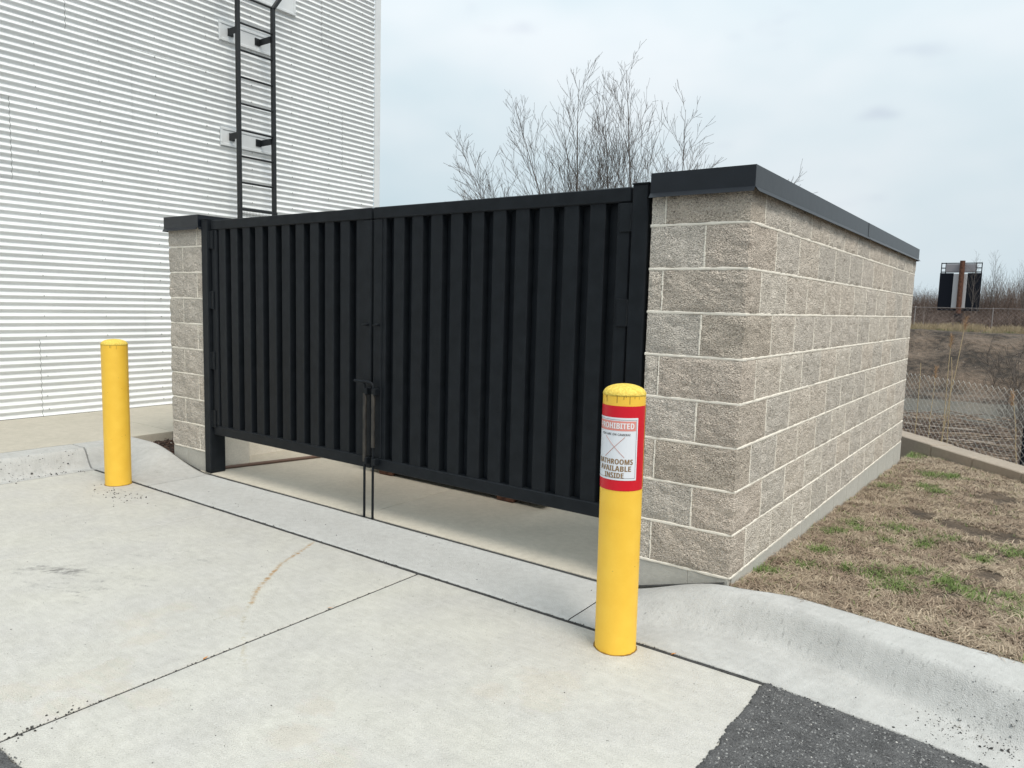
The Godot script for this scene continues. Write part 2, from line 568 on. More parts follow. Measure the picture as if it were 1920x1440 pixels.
# marks that lie on the driveway, as a map that multiplies the concrete
func stain_map() -> ImageTexture:
	var w := 1536
	var h := 552
	var broad := FastNoiseLite.new()
	broad.seed = 77
	broad.frequency = 0.006
	broad.fractal_octaves = 4
	var bi := broad.get_image(w, h)
	bi.convert(Image.FORMAT_L8)
	var bd := bi.get_data()
	var streak := FastNoiseLite.new()
	streak.seed = 78
	streak.frequency = 0.16
	var si := streak.get_image(w / 8, h)
	si.convert(Image.FORMAT_L8)
	si.resize(w, h, Image.INTERPOLATE_CUBIC)
	var sd := si.get_data()
	var im := Image.create(w, h, false, Image.FORMAT_RGB8)
	for y in h:
		for x in w:
			var t := bd[y * w + x] / 255.0
			var q := sd[y * w + x] / 255.0
			var g := 0.955 + 0.035 * (t - 0.5) + 0.045 * (q - 0.5)
			im.set_pixel(x, y, Color(g, g, g * (0.99 + 0.02 * (0.5 - t))))
	var stroke := func(path: Array, width: float, color: Color, strength: float, broken: float) -> void:
		for k in path.size() - 1:
			var a: Vector2 = path[k]
			var b: Vector2 = path[k + 1]
			var steps := int(a.distance_to(b) / 0.0025) + 1
			for i in steps:
				var p := a.lerp(b, float(i) / steps) + Vector2(rng.randfn(0.0, width * 0.25), rng.randfn(0.0, width * 0.25))
				if rng.randf() < broken:
					continue
				var px := (p.x + 5.0) / 5.34 * w
				var py := (p.y - 0.53) / 1.92 * h
				var r := maxf(0.8, width * 0.5 / 5.34 * w * rng.randf_range(0.4, 1.0))
				var ri := ceili(r)
				for dy in range(-ri, ri + 1):
					for dx in range(-ri, ri + 1):
						var dd := Vector2(dx, dy).length() / r
						if dd > 1.0:
							continue
						var ix := int(px) + dx
						var iy := int(py) + dy
						if ix < 0 or iy < 0 or ix >= w or iy >= h:
							continue
						var grain := 0.3 + 0.7 * smoothstep(0.35, 0.7, bd[(iy * 3 % h) * w + (ix * 5 % w)] / 255.0)
						im.set_pixel(ix, iy, im.get_pixel(ix, iy).lerp(color, strength * (1.0 - dd * dd) * grain))
	# rust run from the gutter joint
	var rust := Color(0.80, 0.62, 0.42)
	stroke.call([Vector2(-2.27, 0.54), Vector2(-2.18, 0.73), Vector2(-2.1, 0.91), Vector2(-1.98, 1.08), Vector2(-1.87, 1.22), Vector2(-1.78, 1.31)], 0.026, rust, 0.34, 0.1)
	stroke.call([Vector2(-2.2, 0.68), Vector2(-2.1, 0.91), Vector2(-2.03, 1.0)], 0.010, Color(0.66, 0.45, 0.27), 0.3, 0.3)
	stroke.call([Vector2(-1.78, 1.31), Vector2(-1.66, 1.43), Vector2(-1.48, 1.55), Vector2(-1.38, 1.62), Vector2(-1.25, 1.69)], 0.02, Color(0.78, 0.72, 0.58), 0.22, 0.6)
	stroke.call([Vector2(-1.74, 1.35), Vector2(-1.75, 1.44), Vector2(-1.74, 1.52)], 0.014, Color(0.72, 0.70, 0.64), 0.25, 0.4)
	# tyre scuffs
	for k in 16:
		var p := Vector2(-3.05 + 0.018 * k, 1.8 - 0.011 * k) + Vector2(rng.randf_range(-0.02, 0.02), rng.randf_range(-0.03, 0.03))
		stroke.call([p, p + Vector2(0.05, -0.075)], 0.022, Color(0.55, 0.55, 0.55), 0.22, 0.3)
	for k in 34:
		var p := Vector2(-2.85 + rng.randf_range(-0.2, 0.42), 1.74 + rng.randf_range(-0.1, 0.13))
		stroke.call([p, p + Vector2(rng.randf_range(0.06, 0.16), rng.randf_range(-0.08, -0.03))], 0.018, Color(0.58, 0.58, 0.59), 0.17, 0.4)
	for k in 26:
		var p := Vector2(rng.randf_range(-3.2, -2.4), rng.randf_range(1.1, 1.6))
		stroke.call([p, p + Vector2(rng.randf_range(0.05, 0.2), rng.randf_range(-0.09, -0.02))], 0.02, Color(0.68, 0.68, 0.69), 0.12, 0.5)
	# faint yellowish patches
	for k in 26:
		var o: Vector2 = [Vector2(-2.04, 1.6), Vector2(-1.44, 2.1), Vector2(-1.67, 2.05), Vector2(-0.67, 1.82), Vector2(-0.3, 1.2)][k % 5]
		var p := o + Vector2(rng.randfn(0, 0.14), rng.randfn(0, 0.12))
		stroke.call([p, p + Vector2(rng.randf_range(-0.1, 0.1), rng.randf_range(-0.1, 0.1))], 0.11, Color(0.955, 0.945, 0.92), 0.016, 0.2)
	# trowel rings round the right bollard
	for k in 9:
		var r := 0.105 + 0.017 * k
		var ring := []
		for i in 33:
			ring.append(Vector2(-0.25, 0.63) + Vector2.from_angle(TAU * i / 32.0) * (r + rng.randf_range(-0.003, 0.003)))
		stroke.call(ring, 0.006, Color(0.80, 0.79, 0.77), 0.20 - 0.012 * k, 0.45)
	return ImageTexture.create_from_image(im)


# broom streaks across the curb, dirt specks and tyre rub along its face; repeats every 2 m
func curb_streaks() -> ImageTexture:
	var w := 1024
	var h := 512
	var f := FastNoiseLite.new()
	f.seed = 91
	f.frequency = 0.09
	f.fractal_octaves = 3
	var a := f.get_seamless_image(w, h / 16)
	a.convert(Image.FORMAT_L8)
	a.resize(w, h, Image.INTERPOLATE_CUBIC)
	var ad := a.get_data()
	f.seed = 92
	f.frequency = 0.012
	var b := f.get_seamless_image(w, h)
	b.convert(Image.FORMAT_L8)
	var bd := b.get_data()
	var im := Image.create(w, h, false, Image.FORMAT_RGB8)
	for y in h:
		for x in w:
			var sx := posmod(x + y / 3, w)
			var q := ad[y * w + sx] / 255.0
			var g := 0.98 + 0.035 * (q - 0.5) + 0.05 * (bd[y * w + x] / 255.0 - 0.5)
			im.set_pixel(x, y, Color(g, g, g))
	for k in 800:
		var cx := rng.randi_range(0, w - 1)
		var metres := cx / 512.0 - 5.42
		while metres < -0.6:
			metres += 2.0
		var face := curb_foot(metres) + rng.randfn(0.0, 0.05)
		if k % 5 == 0:
			face = rng.randf_range(0.0, 0.6)
		var cy := int((face + 0.1) / 1.2 * h)
		var r := rng.randf_range(0.5, 1.5) * (1.8 if k % 17 == 0 else 1.0)
		var shade := rng.randf_range(0.55, 0.85)
		var long := rng.randi_range(0, 1)
		for t in long + 1:
			var ri := ceili(r)
			for dy in range(-ri, ri + 1):
				for dx in range(-ri, ri + 1):
					if dx * dx + dy * dy <= r * r and cy + dy + t * 2 >= 0 and cy + dy + t * 2 < h:
						var px := posmod(cx + dx - t, w)
						im.set_pixel(px, cy + dy + t * 2, im.get_pixel(px, cy + dy + t * 2).lerp(Color(shade, shade, shade), 0.22))
	return ImageTexture.create_from_image(im)


func build_ground() -> void:
	# driveway slabs
	var pad := setting("driveway", "light grey concrete driveway pad of three slabs in front of the gate", "driveway")
	var pad_mat: StandardMaterial3D = (mats.concrete as StandardMaterial3D).duplicate()
	pad_mat.detail_enabled = true
	pad_mat.detail_albedo = stain_map()
	pad_mat.detail_blend_mode = BaseMaterial3D.BLEND_MODE_MUL
	pad_mat.detail_uv_layer = BaseMaterial3D.DETAIL_UV_2
	for r: Array in [[-5.0, -3.2345], [-3.2305, -1.457], [-1.445, 0.345]]:
		var s := Shape.new()
		slab(s, r[0], r[1], 0.546, 2.45, GROUND, 0.13)
		piece("concrete_slab", s, pad_mat, pad)
	# gutter strip and curbs: one cast strip, sawn into three
	var curb := setting("curb", "pale concrete gutter strip that rises into rounded curbs beside the gate", "curb")
	var curb_mat: StandardMaterial3D = (mats.curb as StandardMaterial3D).duplicate()
	curb_mat.detail_enabled = true
	curb_mat.detail_albedo = curb_streaks()
	curb_mat.detail_blend_mode = BaseMaterial3D.BLEND_MODE_MUL
	curb_mat.detail_uv_layer = BaseMaterial3D.DETAIL_UV_2
	for r: Array in [[-5.42, -4.205, 40, "curb_ramp"], [-4.201, -0.545, 50, "gutter_strip"], [-0.539, 6.5, 150, "curb_run"]]:
		var s := Shape.new()
		var nx: int = r[2]
		var nz := 30
		var pts := PackedVector3Array()
		for j in nz + 3:
			for i in nx + 1:
				var t := float(i) / nx
				if r[3] == "curb_run":
					t = pow(t, 1.9)
				var x := lerpf(r[0], r[1], t)
				var f := clampf(float(j - 1) / nz, 0.0, 1.0)
				var z := lerpf(apron_back(x), apron_edge(x), f) + 0.0025 * noise_b.get_noise_2d(x * 1500.0, f * 40.0)
				var y := apron_y(x, z) + 0.0015 * noise_a.get_noise_2d(x * 120.0, z * 120.0)
				if j == 0 or j == nz + 2:
					y = -0.34
					z += -0.005 if j == 0 else 0.005
				elif j == 1 or j == nz + 1:
					y -= 0.004
				pts.append(Vector3(x, y, z))
		var uvs := PackedVector2Array()
		for p in pts:
			uvs.append(Vector2((p.x + 5.42) / 2.0, (p.z + 0.1) / 1.2))
		s.has_uv = true
		s.grid(pts, nx + 1, Vector3.UP, uvs)
		piece(r[3], s, mats.curb if r[3] == "gutter_strip" else curb_mat, curb)
	# kerb that runs towards the viewer on the left
	var s := Shape.new()
	var pts := PackedVector3Array()
	for j in 61:
		for i in 31:
			var f := clampf((i - 1) / 28.0, 0.0, 1.0)
			var x := lerpf(-5.42, -5.006, f)
			var z := lerpf(0.532, 4.4, pow(j / 60.0, 1.4))
			var y := apron_y(x, 1.0) + 0.0015 * noise_a.get_noise_2d(x * 120.0, z * 120.0)
			if i == 0 or i == 30:
				y = -0.34
				x += -0.005 if i == 0 else 0.005
			pts.append(Vector3(x, y, z))
	var kerb_uvs := PackedVector2Array()
	for p in pts:
		kerb_uvs.append(Vector2(p.z / 2.0, (-p.x - 4.72) / 1.2))
	s.has_uv = true
	s.grid(pts, 31, Vector3.UP, kerb_uvs)
	piece("kerb_run", s, curb_mat, curb)
	# tar and dirt in the joints
	s = Shape.new()
	ribbon(s, Vector3(-5.0, GROUND - 0.003, 0.535), Vector3(0.35, GROUND - 0.003, 0.535), 0.026, 0.0025, 260)
	ribbon(s, Vector3(-4.25, GROUND - 0.003, 0.014), Vector3(-0.4, GROUND - 0.003, 0.014), 0.022, 0.002, 160)
	ribbon(s, Vector3(-1.451, GROUND - 0.005, 0.55), Vector3(-1.451, GROUND - 0.005, 2.45), 0.014, 0.0015, 140)
	ribbon(s, Vector3(-5.003, GROUND - 0.005, 0.53), Vector3(-5.003, GROUND - 0.005, 2.45), 0.014, 0.001, 90)
	ribbon(s, Vector3(-0.6, -0.185, 0.008), Vector3(-0.02, -0.02, 0.008), 0.036, 0.001, 60)
	ribbon(s, Vector3(-4.25, -0.185, 0.008), Vector3(-4.8, -0.10, 0.008), 0.036, 0.001, 60)
	piece("joint_filler", s, mats.tar, curb)
	# floor of the enclosure
	var floor_ := setting("enclosure_floor", "tan stained concrete floor inside the enclosure, seen under the gate", "floor")
	for r: Array in [[-4.58, -2.465], [-2.459, -0.19]]:
		s = Shape.new()
		slab(s, r[0], r[1], -4.6, 0.006, -0.166, 0.13)
		piece("floor_slab", s, mats.floor_in, floor_)
	# sidewalk beside the building
	var walk := setting("sidewalk", "beige concrete sidewalk along the foot of the corrugated building", "sidewalk")
	for r: Array in [[-6.0, -3.4], [-3.394, -1.9], [-1.894, -0.365], [-0.359, 1.15], [1.156, 2.7], [2.706, 4.4]]:
		s = Shape.new()
		slab(s, BUILDING_X + 0.012, -5.432, r[0], r[1], -0.02, 0.3)
		piece("sidewalk_slab", s, mats.walk, walk)
	# mulch bed between sidewalk and enclosure
	s = Shape.new()
	pts = PackedVector3Array()
	for j in 50:
		for i in 20:
			var x := lerpf(-5.44, -4.74, i / 19.0)
			var z := lerpf(-5.0, 0.022, j / 49.0)
			pts.append(Vector3(x, -0.10 + 0.012 * noise_b.get_noise_2d(x * 900.0, z * 900.0) + 0.02 * noise_a.get_noise_2d(x * 200.0, z * 200.0), z))
	s.grid(pts, 20, Vector3.UP)
	var bed := piece("mulch_bed", s, mats.mulch, self)
	tag(bed, "dark brown mulch bed between sidewalk and block pillar", "mulch bed", "", "structure")
	# asphalt
	s = Shape.new()
	pts = PackedVector3Array()
	for j in 221:
		for i in 91:
			var t := pow(i / 90.0, 1.8)
			var zz := j / 220.0
			var z0 := apron_edge(0.0) + 0.008 + 0.012 * noise_b.get_noise_2d(i * 300.0, 5.0)
			var x := lerpf(0.338 + 0.012 * noise_b.get_noise_2d(2.0, zz * 9000.0) + 0.014 * noise_a.get_noise_2d(9.0, zz * 700.0), 8.0, t)
			z0 = apron_edge(x) + 0.004 + 0.01 * noise_b.get_noise_2d(x * 1400.0, 5.0)
			var z := lerpf(z0, 2.47, zz)
			var y := GROUND + 0.006 + 0.0025 * noise_b.get_noise_2d(x * 3000.0, z * 3000.0)
			if i == 0 or j == 0:
				y = GROUND - 0.002
			pts.append(Vector3(x, y, z))
	s.grid(pts, 91, Vector3.UP)
	pts = PackedVector3Array()
	for j in 41:
		for i in 261:
			var x := lerpf(-5.6, 8.0, i / 260.0)
			var z0 := 2.452 + 0.02 * noise_b.get_noise_2d(x * 700.0, 9.0) if x < 0.36 else 2.47
			var z := lerpf(z0, 14.0, pow(j / 40.0, 2.0))
			var y := GROUND + 0.006 + 0.0025 * noise_b.get_noise_2d(x * 3000.0, z * 3000.0)
			if j == 0 and x < 0.36:
				y = GROUND - 0.002
			pts.append(Vector3(x, y, z))
	s.grid(pts, 261, Vector3.UP)
	var road := piece("asphalt_road", s, mats.asphalt, self)
	tag(road, "dark grey coarse asphalt meeting the edge of the concrete pad", "asphalt", "", "structure")
	# lawn
	s = Shape.new()
	pts = PackedVector3Array()
	var step := 0.045
	var nx := 150
	var nz := 150
	var at := {}
	for j in nz:
		for i in nx:
			var x := 0.004 + pow(i / 149.0, 1.3) * 5.5
			var z := lerpf(minf(apron_back(maxf(x, 0.03)) + 0.01, 1.0), -7.5, j / 149.0)
			pts.append(Vector3(x, lawn_y(x, z), z))
	var first := s.v.size()
	for j in nz:
		for i in nx:
			var k := j * nx + i
			var dx := pts[j * nx + mini(i + 1, nx - 1)] - pts[j * nx + maxi(i - 1, 0)]
			var dz := pts[mini(j + 1, nz - 1) * nx + i] - pts[maxi(j - 1, 0) * nx + i]
			var nn := dx.cross(dz).normalized()
			s.point(pts[k], nn if nn.y > 0.0 else -nn)
	for j in nz - 1:
		for i in nx - 1:
			var k := j * nx + i
			if past_edging(pts[k].x, pts[k].z) < 0.12:
				s.face(k, k + 1, k + nx + 1)
				s.face(k, k + nx + 1, k + nx)
	var lawn := piece("lawn", s, mats.lawn, self)
	tag(lawn, "bare brown soil of the lawn beside the block wall", "lawn", "", "structure")
	# land to the horizon
	s = Shape.new()
	var xs := PackedFloat32Array([-500, -260, -140, -80, -50, -35, -25, -18, -13, -10])
	var q := -8.0
	while q < 3.5:
		xs.append(q)
		q += 0.16
	xs.append_array([4.5, 6, 9, 13, 18, 25, 35, 50, 80, 140, 260, 500])
	var zs := PackedFloat32Array([60, 20, 4, 0, -3, -4.6])
	q = -5.2
	while q > -33.0:
		zs.append(q)
		q -= 0.16
	zs.append_array([-34, -36, -39, -43, -48, -55, -63, -75, -90, -120, -180, -300, -600])
	pts = PackedVector3Array()
	for z in zs:
		for x in xs:
			pts.append(Vector3(x, land_y(x, z), z))
	s.grid(pts, xs.size(), Vector3.UP)
	var land := piece("ground", s, mats.earth, self)
	tag(land, "brown bare earth with a raised bank behind the pond", "ground", "", "structure")
	# pond
	s = Shape.new()
	s.quad(Vector3(-14, -1.19, -23), Vector3(10, -1.19, -23), Vector3(10, -1.19, -14.5), Vector3(-14, -1.19, -14.5), Vector3.UP)
	var pond := piece("pond", s, mats.water, self)
	tag(pond, "pale still pond water behind the chain link fence", "pond", "", "structure")


# ---------------------------------------------------------------- block walls
# rough face that follows a path in plan; ends turn back into the wall
func rough_block(path: Array, normals: Array, height: float, seed_: int) -> Shape:
	var s := Shape.new()
	var f := FastNoiseLite.new()
	f.seed = seed_
	f.frequency = 7.0
	f.fractal_octaves = 4
	f.fractal_gain = 0.6
	var big := FastNoiseLite.new()
	big.seed = seed_ + 500
	big.frequency = 3.2
	var rows := 11
	var across := path.size() + 2
	var pts := PackedVector3Array()
	for j in rows + 2:
		var v := clampf(float(j - 1) / (rows - 1), 0.0, 1.0)
		for i in across:
			var k := clampi(i - 1, 0, path.size() - 1)
			var p: Vector2 = path[k]
			var nn: Vector2 = normals[k]
			var y := (v - 0.5) * height
			var edge := minf(minf(v, 1.0 - v) * height, minf(k, path.size() - 1 - k) * 0.027)
			var fade := smoothstep(-0.006, 0.030, edge)
			var q := Vector3(p.x, y, p.y)
			var d := 0.0005 + fade * (0.004 + 0.006 * big.get_noise_3dv(q) + 0.010 * f.get_noise_3dv(q)) + 0.0045 * f.get_noise_3dv(q * 3.0 + Vector3(5, 5, 5))
			if i == 0 or i == across - 1 or j == 0 or j == rows + 1:
				d = -0.035
			var ragged := 0.003 * f.get_noise_3dv(q * 4.0)
			if j == 1 or j == 0: y += absf(ragged)
			if j == rows or j == rows + 1: y -= absf(ragged)
			pts.append(Vector3(p.x + nn.x * d, y, p.y + nn.y * d))
	# faceted normals make it read as broken stone
	for j in rows + 1:
		for i in across - 1:
			var a := pts[j * across + i]
			var b := pts[j * across + i + 1]
			var c := pts[(j + 1) * across + i + 1]
			var d := pts[(j + 1) * across + i]
			var k := clampi(i - 1, 0, path.size() - 1)
			var toward := Vector3(normals[k].x, 0, normals[k].y)
			if i == 0:
				toward = toward * 0.2 + (a - b).normalized()
			if i == across - 2:
				toward = toward * 0.2 + (b - a).normalized()
			if j == 0:
				toward = toward * 0.2 + Vector3.DOWN
			if j == rows:
				toward = toward * 0.2 + Vector3.UP
			if (i + j) % 2 == 0:
				s.triangle(a, b, c, toward)
				s.triangle(a, c, d, toward)
			else:
				s.triangle(a, b, d, toward)
				s.triangle(b, c, d, toward)
	return s


# straight block facing +z, centred at its own middle
func stretcher(width: float, seed_: int) -> Shape:
	var path := []
	var normals := []
	var n := maxi(3, int(width / 0.026))
	for i in n + 1:
		path.append(Vector2((float(i) / n - 0.5) * width, 0.0))
		normals.append(Vector2(0, 1))
	return rough_block(path, normals, COURSE - 0.012, seed_)


# block that turns an outside corner at its origin: a along the front, b along the side; hand 1 = right corner, -1 = left corner
func corner_block(a: float, b: float, hand: float, seed_: int) -> Shape:
	var path := []
	var normals := []
	var na := int(a / 0.026)
	var nb := int(b / 0.026)
	for i in na:
		path.append(Vector2(-hand * (a - a * i / na), 0.0))
		normals.append(Vector2(0, 1))
	path[na - 1] = Vector2(-hand * 0.014, 0.0)
	path.append(Vector2(-hand * 0.002, -0.002))
	normals.append(Vector2(hand, 1).normalized())
	path.append(Vector2(0.0, -0.014))
	normals.append(Vector2(hand, 0))
	for i in range(1, nb + 1):
		path.append(Vector2(0.0, -maxf(b * i / nb, 0.02)))
		normals.append(Vector2(hand, 0))
	return rough_block(path, normals, COURSE - 0.012, seed_)


func build_walls() -> void:
	var width := 0.477
	var depth := 4.8
	var full := []
	for i in 7:
		full.append(stretcher(0.389, 100 + i))
	var half := []
	for i in 2:
		half.append(stretcher(0.19, 120 + i))
	for hand: float in [1.0, -1.0]:
		var right := hand > 0.0
		var x0 := 0.0 if right else -4.771    # outer corner
		var wall := thing("block_wall", "split-face tan and grey block wall running back from the gate's right side with black coping" if right else "narrow split-face grey block pillar left of the gate with black metal cap", "wall", Vector3(x0, 0, 0))
		# body: mortar that shows in the joints and the plain inner faces
		var s := Shape.new()
		var inner := -hand * 0.20
		s.box(Vector3(-hand * (width * 0.5 + 0.004), 0.828, -0.2075), Vector3(width - 0.016, 1.996, 0.391), 0.0)
		s.box(Vector3(-hand * 0.107, 0.827, -2.602), Vector3(0.190, 1.994, 4.396), 0.0)
		piece("mortar_core", s, mats.mortar, wall)
		var corners := {}
		for i in 3:
			corners[i] = corner_block(0.398, 0.194, hand, 140 + i + int(hand) * 30)
			corners[i + 3] = corner_block(0.196, 0.394, hand, 150 + i + int(hand) * 30)
		var fill_short := stretcher(0.064, 170)
		var fill_long := stretcher(0.266, 171)
		var blocks := {}
		for k in 9:
			var y := (k + 0.5) * COURSE
			var even := k % 2 == 0
			var tone: Material = mats.brown_blocks[k % 3] if right else mats.grey_blocks[(k * 2) % 4]
			var key := "c%d_%d" % [k % 3 if even else k % 3 + 3, k % 3]
			if not blocks.has(key):
				blocks[key] = (corners[k % 3 if even else k % 3 + 3] as Shape).mesh(tone)
			part("block", blocks[key], wall, Transform3D(Basis.IDENTITY, Vector3(0, y, 0)))
			var w := 0.064 if even else 0.266
			var fx := -hand * (width - 0.004 - w * 0.5)
			part("block", (fill_short if even else fill_long).mesh(mats.grey_blocks[(k + 1) % 4]), wall, Transform3D(Basis.IDENTITY, Vector3(fx, y, 0)))
			if not right:
				continue
			var z := -0.205 if even else -0.405
			var count := 0
			while z > -depth + 0.05:
				var long := z - 0.4 >= -depth - 0.02
				var piece_z := z - (0.1945 if long else 0.095)
				var which := rng.randi_range(0, 6) if long else rng.randi_range(0, 1)
				var shade := rng.randi_range(0, 3)
				key = "%s%d_%d" % ["f" if long else "h", which, shade]
				if not blocks.has(key):
					blocks[key] = ((full if long else half)[which] as Shape).mesh(mats.grey_blocks[shade])
				part("block", blocks[key], wall, Transform3D(Basis(Vector3.UP, PI / 2), Vector3(0, y, piece_z)))
				z -= 0.4
				count += 1
		# mortar joints, struck almost flush
		for k in 9:
			var reach := depth if right else 0.5
			var rail := Shape.new()
			var steps := int((width + reach) / 0.03)
			var pts := PackedVector3Array()
			for i in steps + 1:
				var along := (width + reach) * i / steps
				var plan := Vector3(-hand * (width - along), 0, 0)
				var out := Vector3(0, 0, 1)
				if along > width:
					plan = Vector3(0, 0, width - along)
					out = Vector3(hand, 0, 0)
				if absf(along - width) < 0.016:
					out = Vector3(hand, 0, 1).normalized()
				var wob := noise_b.get_noise_2d(along * 900.0, k * 77.0 + hand * 500.0)
				var tall := 0.0068 + 0.0034 * wob
				var proud := 0.0030 + 0.0045 * noise_b.get_noise_2d(along * 1300.0, k * 31.0)
				var mid := k * COURSE + 0.001 * noise_a.get_noise_2d(along * 300.0, k * 11.0 + 4.0)
				for e: Array in [[-1.15, -0.012], [-1.0, 0.0], [-0.5, 1.0], [0.5, 1.0], [1.0, 0.0], [1.15, -0.012]]:
					var o2: float = proud if e[1] > 0.5 else (proud - 0.0025 if e[1] > -0.001 else -0.012)
					pts.append(plan + out * o2 + Vector3.UP * (mid + float(e[0]) * tall))
			var across := 6
			for i in steps:
				for j in across - 1:
					var a := pts[i * across + j]
					var b2 := pts[i * across + j + 1]
					var c2 := pts[(i + 1) * across + j + 1]
					var d2 := pts[(i + 1) * across + j]
					var out := Vector3(0, 0, 1) if (width + reach) * (i + 0.5) / steps < width else Vector3(hand, 0, 0)
					out += Vector3.UP * [-2.0, -0.6, 0.0, 0.6, 2.0][j]
					rail.triangle(a, b2, c2, out)
					rail.triangle(a, c2, d2, out)
			piece("bed_joint", rail, mats.mortar, wall)
		var heads := []
		for i in 3:
			var hs := Shape.new()
			var last := 0.0
			for j in 8:
				var wv := 0.010 + rng.randf_range(-0.0015, 0.002)
				hs.box(Vector3(rng.randf_range(-0.0012, 0.0012), (j - 3.5) * 0.0235, -0.008 + rng.randf_range(-0.001, 0.0012)), Vector3(wv, 0.0245, 0.021), 0.003)
			heads.append(hs.mesh(mats.mortar))
		for k in 9:
			var y := (k + 0.5) * COURSE
			var fx := -hand * (0.402 if k % 2 == 0 else 0.2025)
			part("head_joint", heads[k % 3], wall, Transform3D(Basis.IDENTITY, Vector3(fx, y, 0)))
			if not right:
				continue
			var z := -0.2 if k % 2 == 0 else -0.4
			var n := 0
			while z > -depth + 0.05:
				part("head_joint", heads[(k + n) % 3], wall, Transform3D(Basis(Vector3.UP, PI / 2), Vector3(0, y, z)))
				z -= 0.4
				n += 1
		# smooth base course
		var base_long := Shape.new()
		base_long.box(Vector3.ZERO, Vector3(0.396, 0.25, 0.03), 0.002)
		var base_mesh := base_long.mesh(mats.base_block)
		var front := Shape.new()
		front.box(Vector3.ZERO, Vector3(0.27, 0.25, 0.03), 0.002)
		var front_short := Shape.new()
		front_short.box(Vector3.ZERO, Vector3(0.196, 0.25, 0.03), 0.002)
		part("base_block", front.mesh(mats.base_block), wall, Transform3D(Basis.IDENTITY, Vector3(-hand * 0.338, -0.131, -0.016)))
		part("base_block", front_short.mesh(mats.base_block), wall, Transform3D(Basis.IDENTITY, Vector3(-hand * 0.104, -0.131, -0.016)))
		for i in 12:
			if right or i < 2:
				part("base_block", base_mesh, wall, Transform3D(Basis(Vector3.UP, PI / 2), Vector3(-hand * 0.0145, -0.131, -0.236 - 0.4 * i)))
		coping(wall, hand, width, depth)
	# plain rear wall
	var s := Shape.new()
	s.box(Vector3(-2.385, 0.83, -4.7), Vector3(4.36, 2.0, 0.2), 0.0)
	solo("rear_wall", s, mats.white_wall, "plain pale block wall closing the back of the enclosure behind the gate", "wall")


func coping(wall: Node3D, hand: float, width: float, depth: float) -> void:
	# folded metal: front face, hem that kicks out, slightly sloped top
	var lo := 1.752
	var hi := 1.866
	var cap := Node3D.new()
	cap.name = "coping"
	wall.add_child(cap)
	var outer := hand * 0.022
	var inner := -hand * (width - 0.004)
	var s := Shape.new()
	var fold := func(a: Vector3, b: Vector3, out: Vector3) -> void:
		# the face between plan points a and b with its hem below
		var f0 := Vector3(0, hi, 0)
		var f1 := Vector3(0, lo + 0.022, 0)
		var f2 := Vector3(0, lo, 0) + out * 0.017
		s.quad(a + f0, b + f0, b + f1, a + f1, out)
		s.quad(a + f1, b + f1, b + f2, a + f2, (out + Vector3.UP).normalized())
		s.quad(a + f2, b + f2, b + f2 - out * 0.004 + Vector3.UP * 0.002, a + f2 - out * 0.004 + Vector3.UP * 0.002, Vector3.DOWN)
		var back := -out * 0.004
		s.quad(a + f1 + back, b + f1 + back, b + f2 + back, a + f2 + back, -out)
	var zf := 0.029
	fold.call(Vector3(inner, 0, zf), Vector3(outer, 0, zf), Vector3(0, 0, 1))
	var seams := [0.0, 2.42, depth + 0.02]
	for i in 2:
		var za: float = zf - (0.0 if i == 0 else seams[i] + 0.0)
		var zb: float = -seams[i + 1] + (0.003 if i == 0 else 0.0)
		fold.call(Vector3(outer, 0, za), Vector3(outer, 0, zb), Vector3(hand, 0, 0))
	var wall_in := -hand * 0.225
	fold.call(Vector3(inner, 0, zf), Vector3(inner, 0, -0.43), Vector3(-hand, 0, 0))
	fold.call(Vector3(wall_in, 0, -0.43), Vector3(wall_in, 0, -depth - 0.02), Vector3(-hand, 0, 0))
	s.quad(Vector3(inner, lo, -0.43), Vector3(wall_in, lo, -0.43), Vector3(wall_in, hi, -0.43), Vector3(inner, hi, -0.43), Vector3(0, 0, -1))
	s.quad(Vector3(outer, lo, -depth - 0.02), Vector3(wall_in, lo, -depth - 0.02), Vector3(wall_in, hi, -depth - 0.02), Vector3(outer, hi, -depth - 0.02), Vector3(0, 0, -1))
	s.quad(Vector3(outer, hi, zf), Vector3(inner, hi, zf), Vector3(inner, hi, -0.43), Vector3(outer, hi, -0.43), Vector3.UP)
	s.quad(Vector3(outer, hi, -0.43), Vector3(wall_in, hi, -0.43), Vector3(wall_in, hi, -depth - 0.02), Vector3(outer, hi, -depth - 0.02), Vector3.UP)
	piece("cap_flashing", s, mats.coping, cap)
	s = Shape.new()
	s.box(Vector3(outer, (lo + hi) * 0.5 + 0.01, -2.415), Vector3(0.004, hi - lo - 0.022, 0.05), 0.001)
	piece("splice_plate", s, mats.coping, cap)


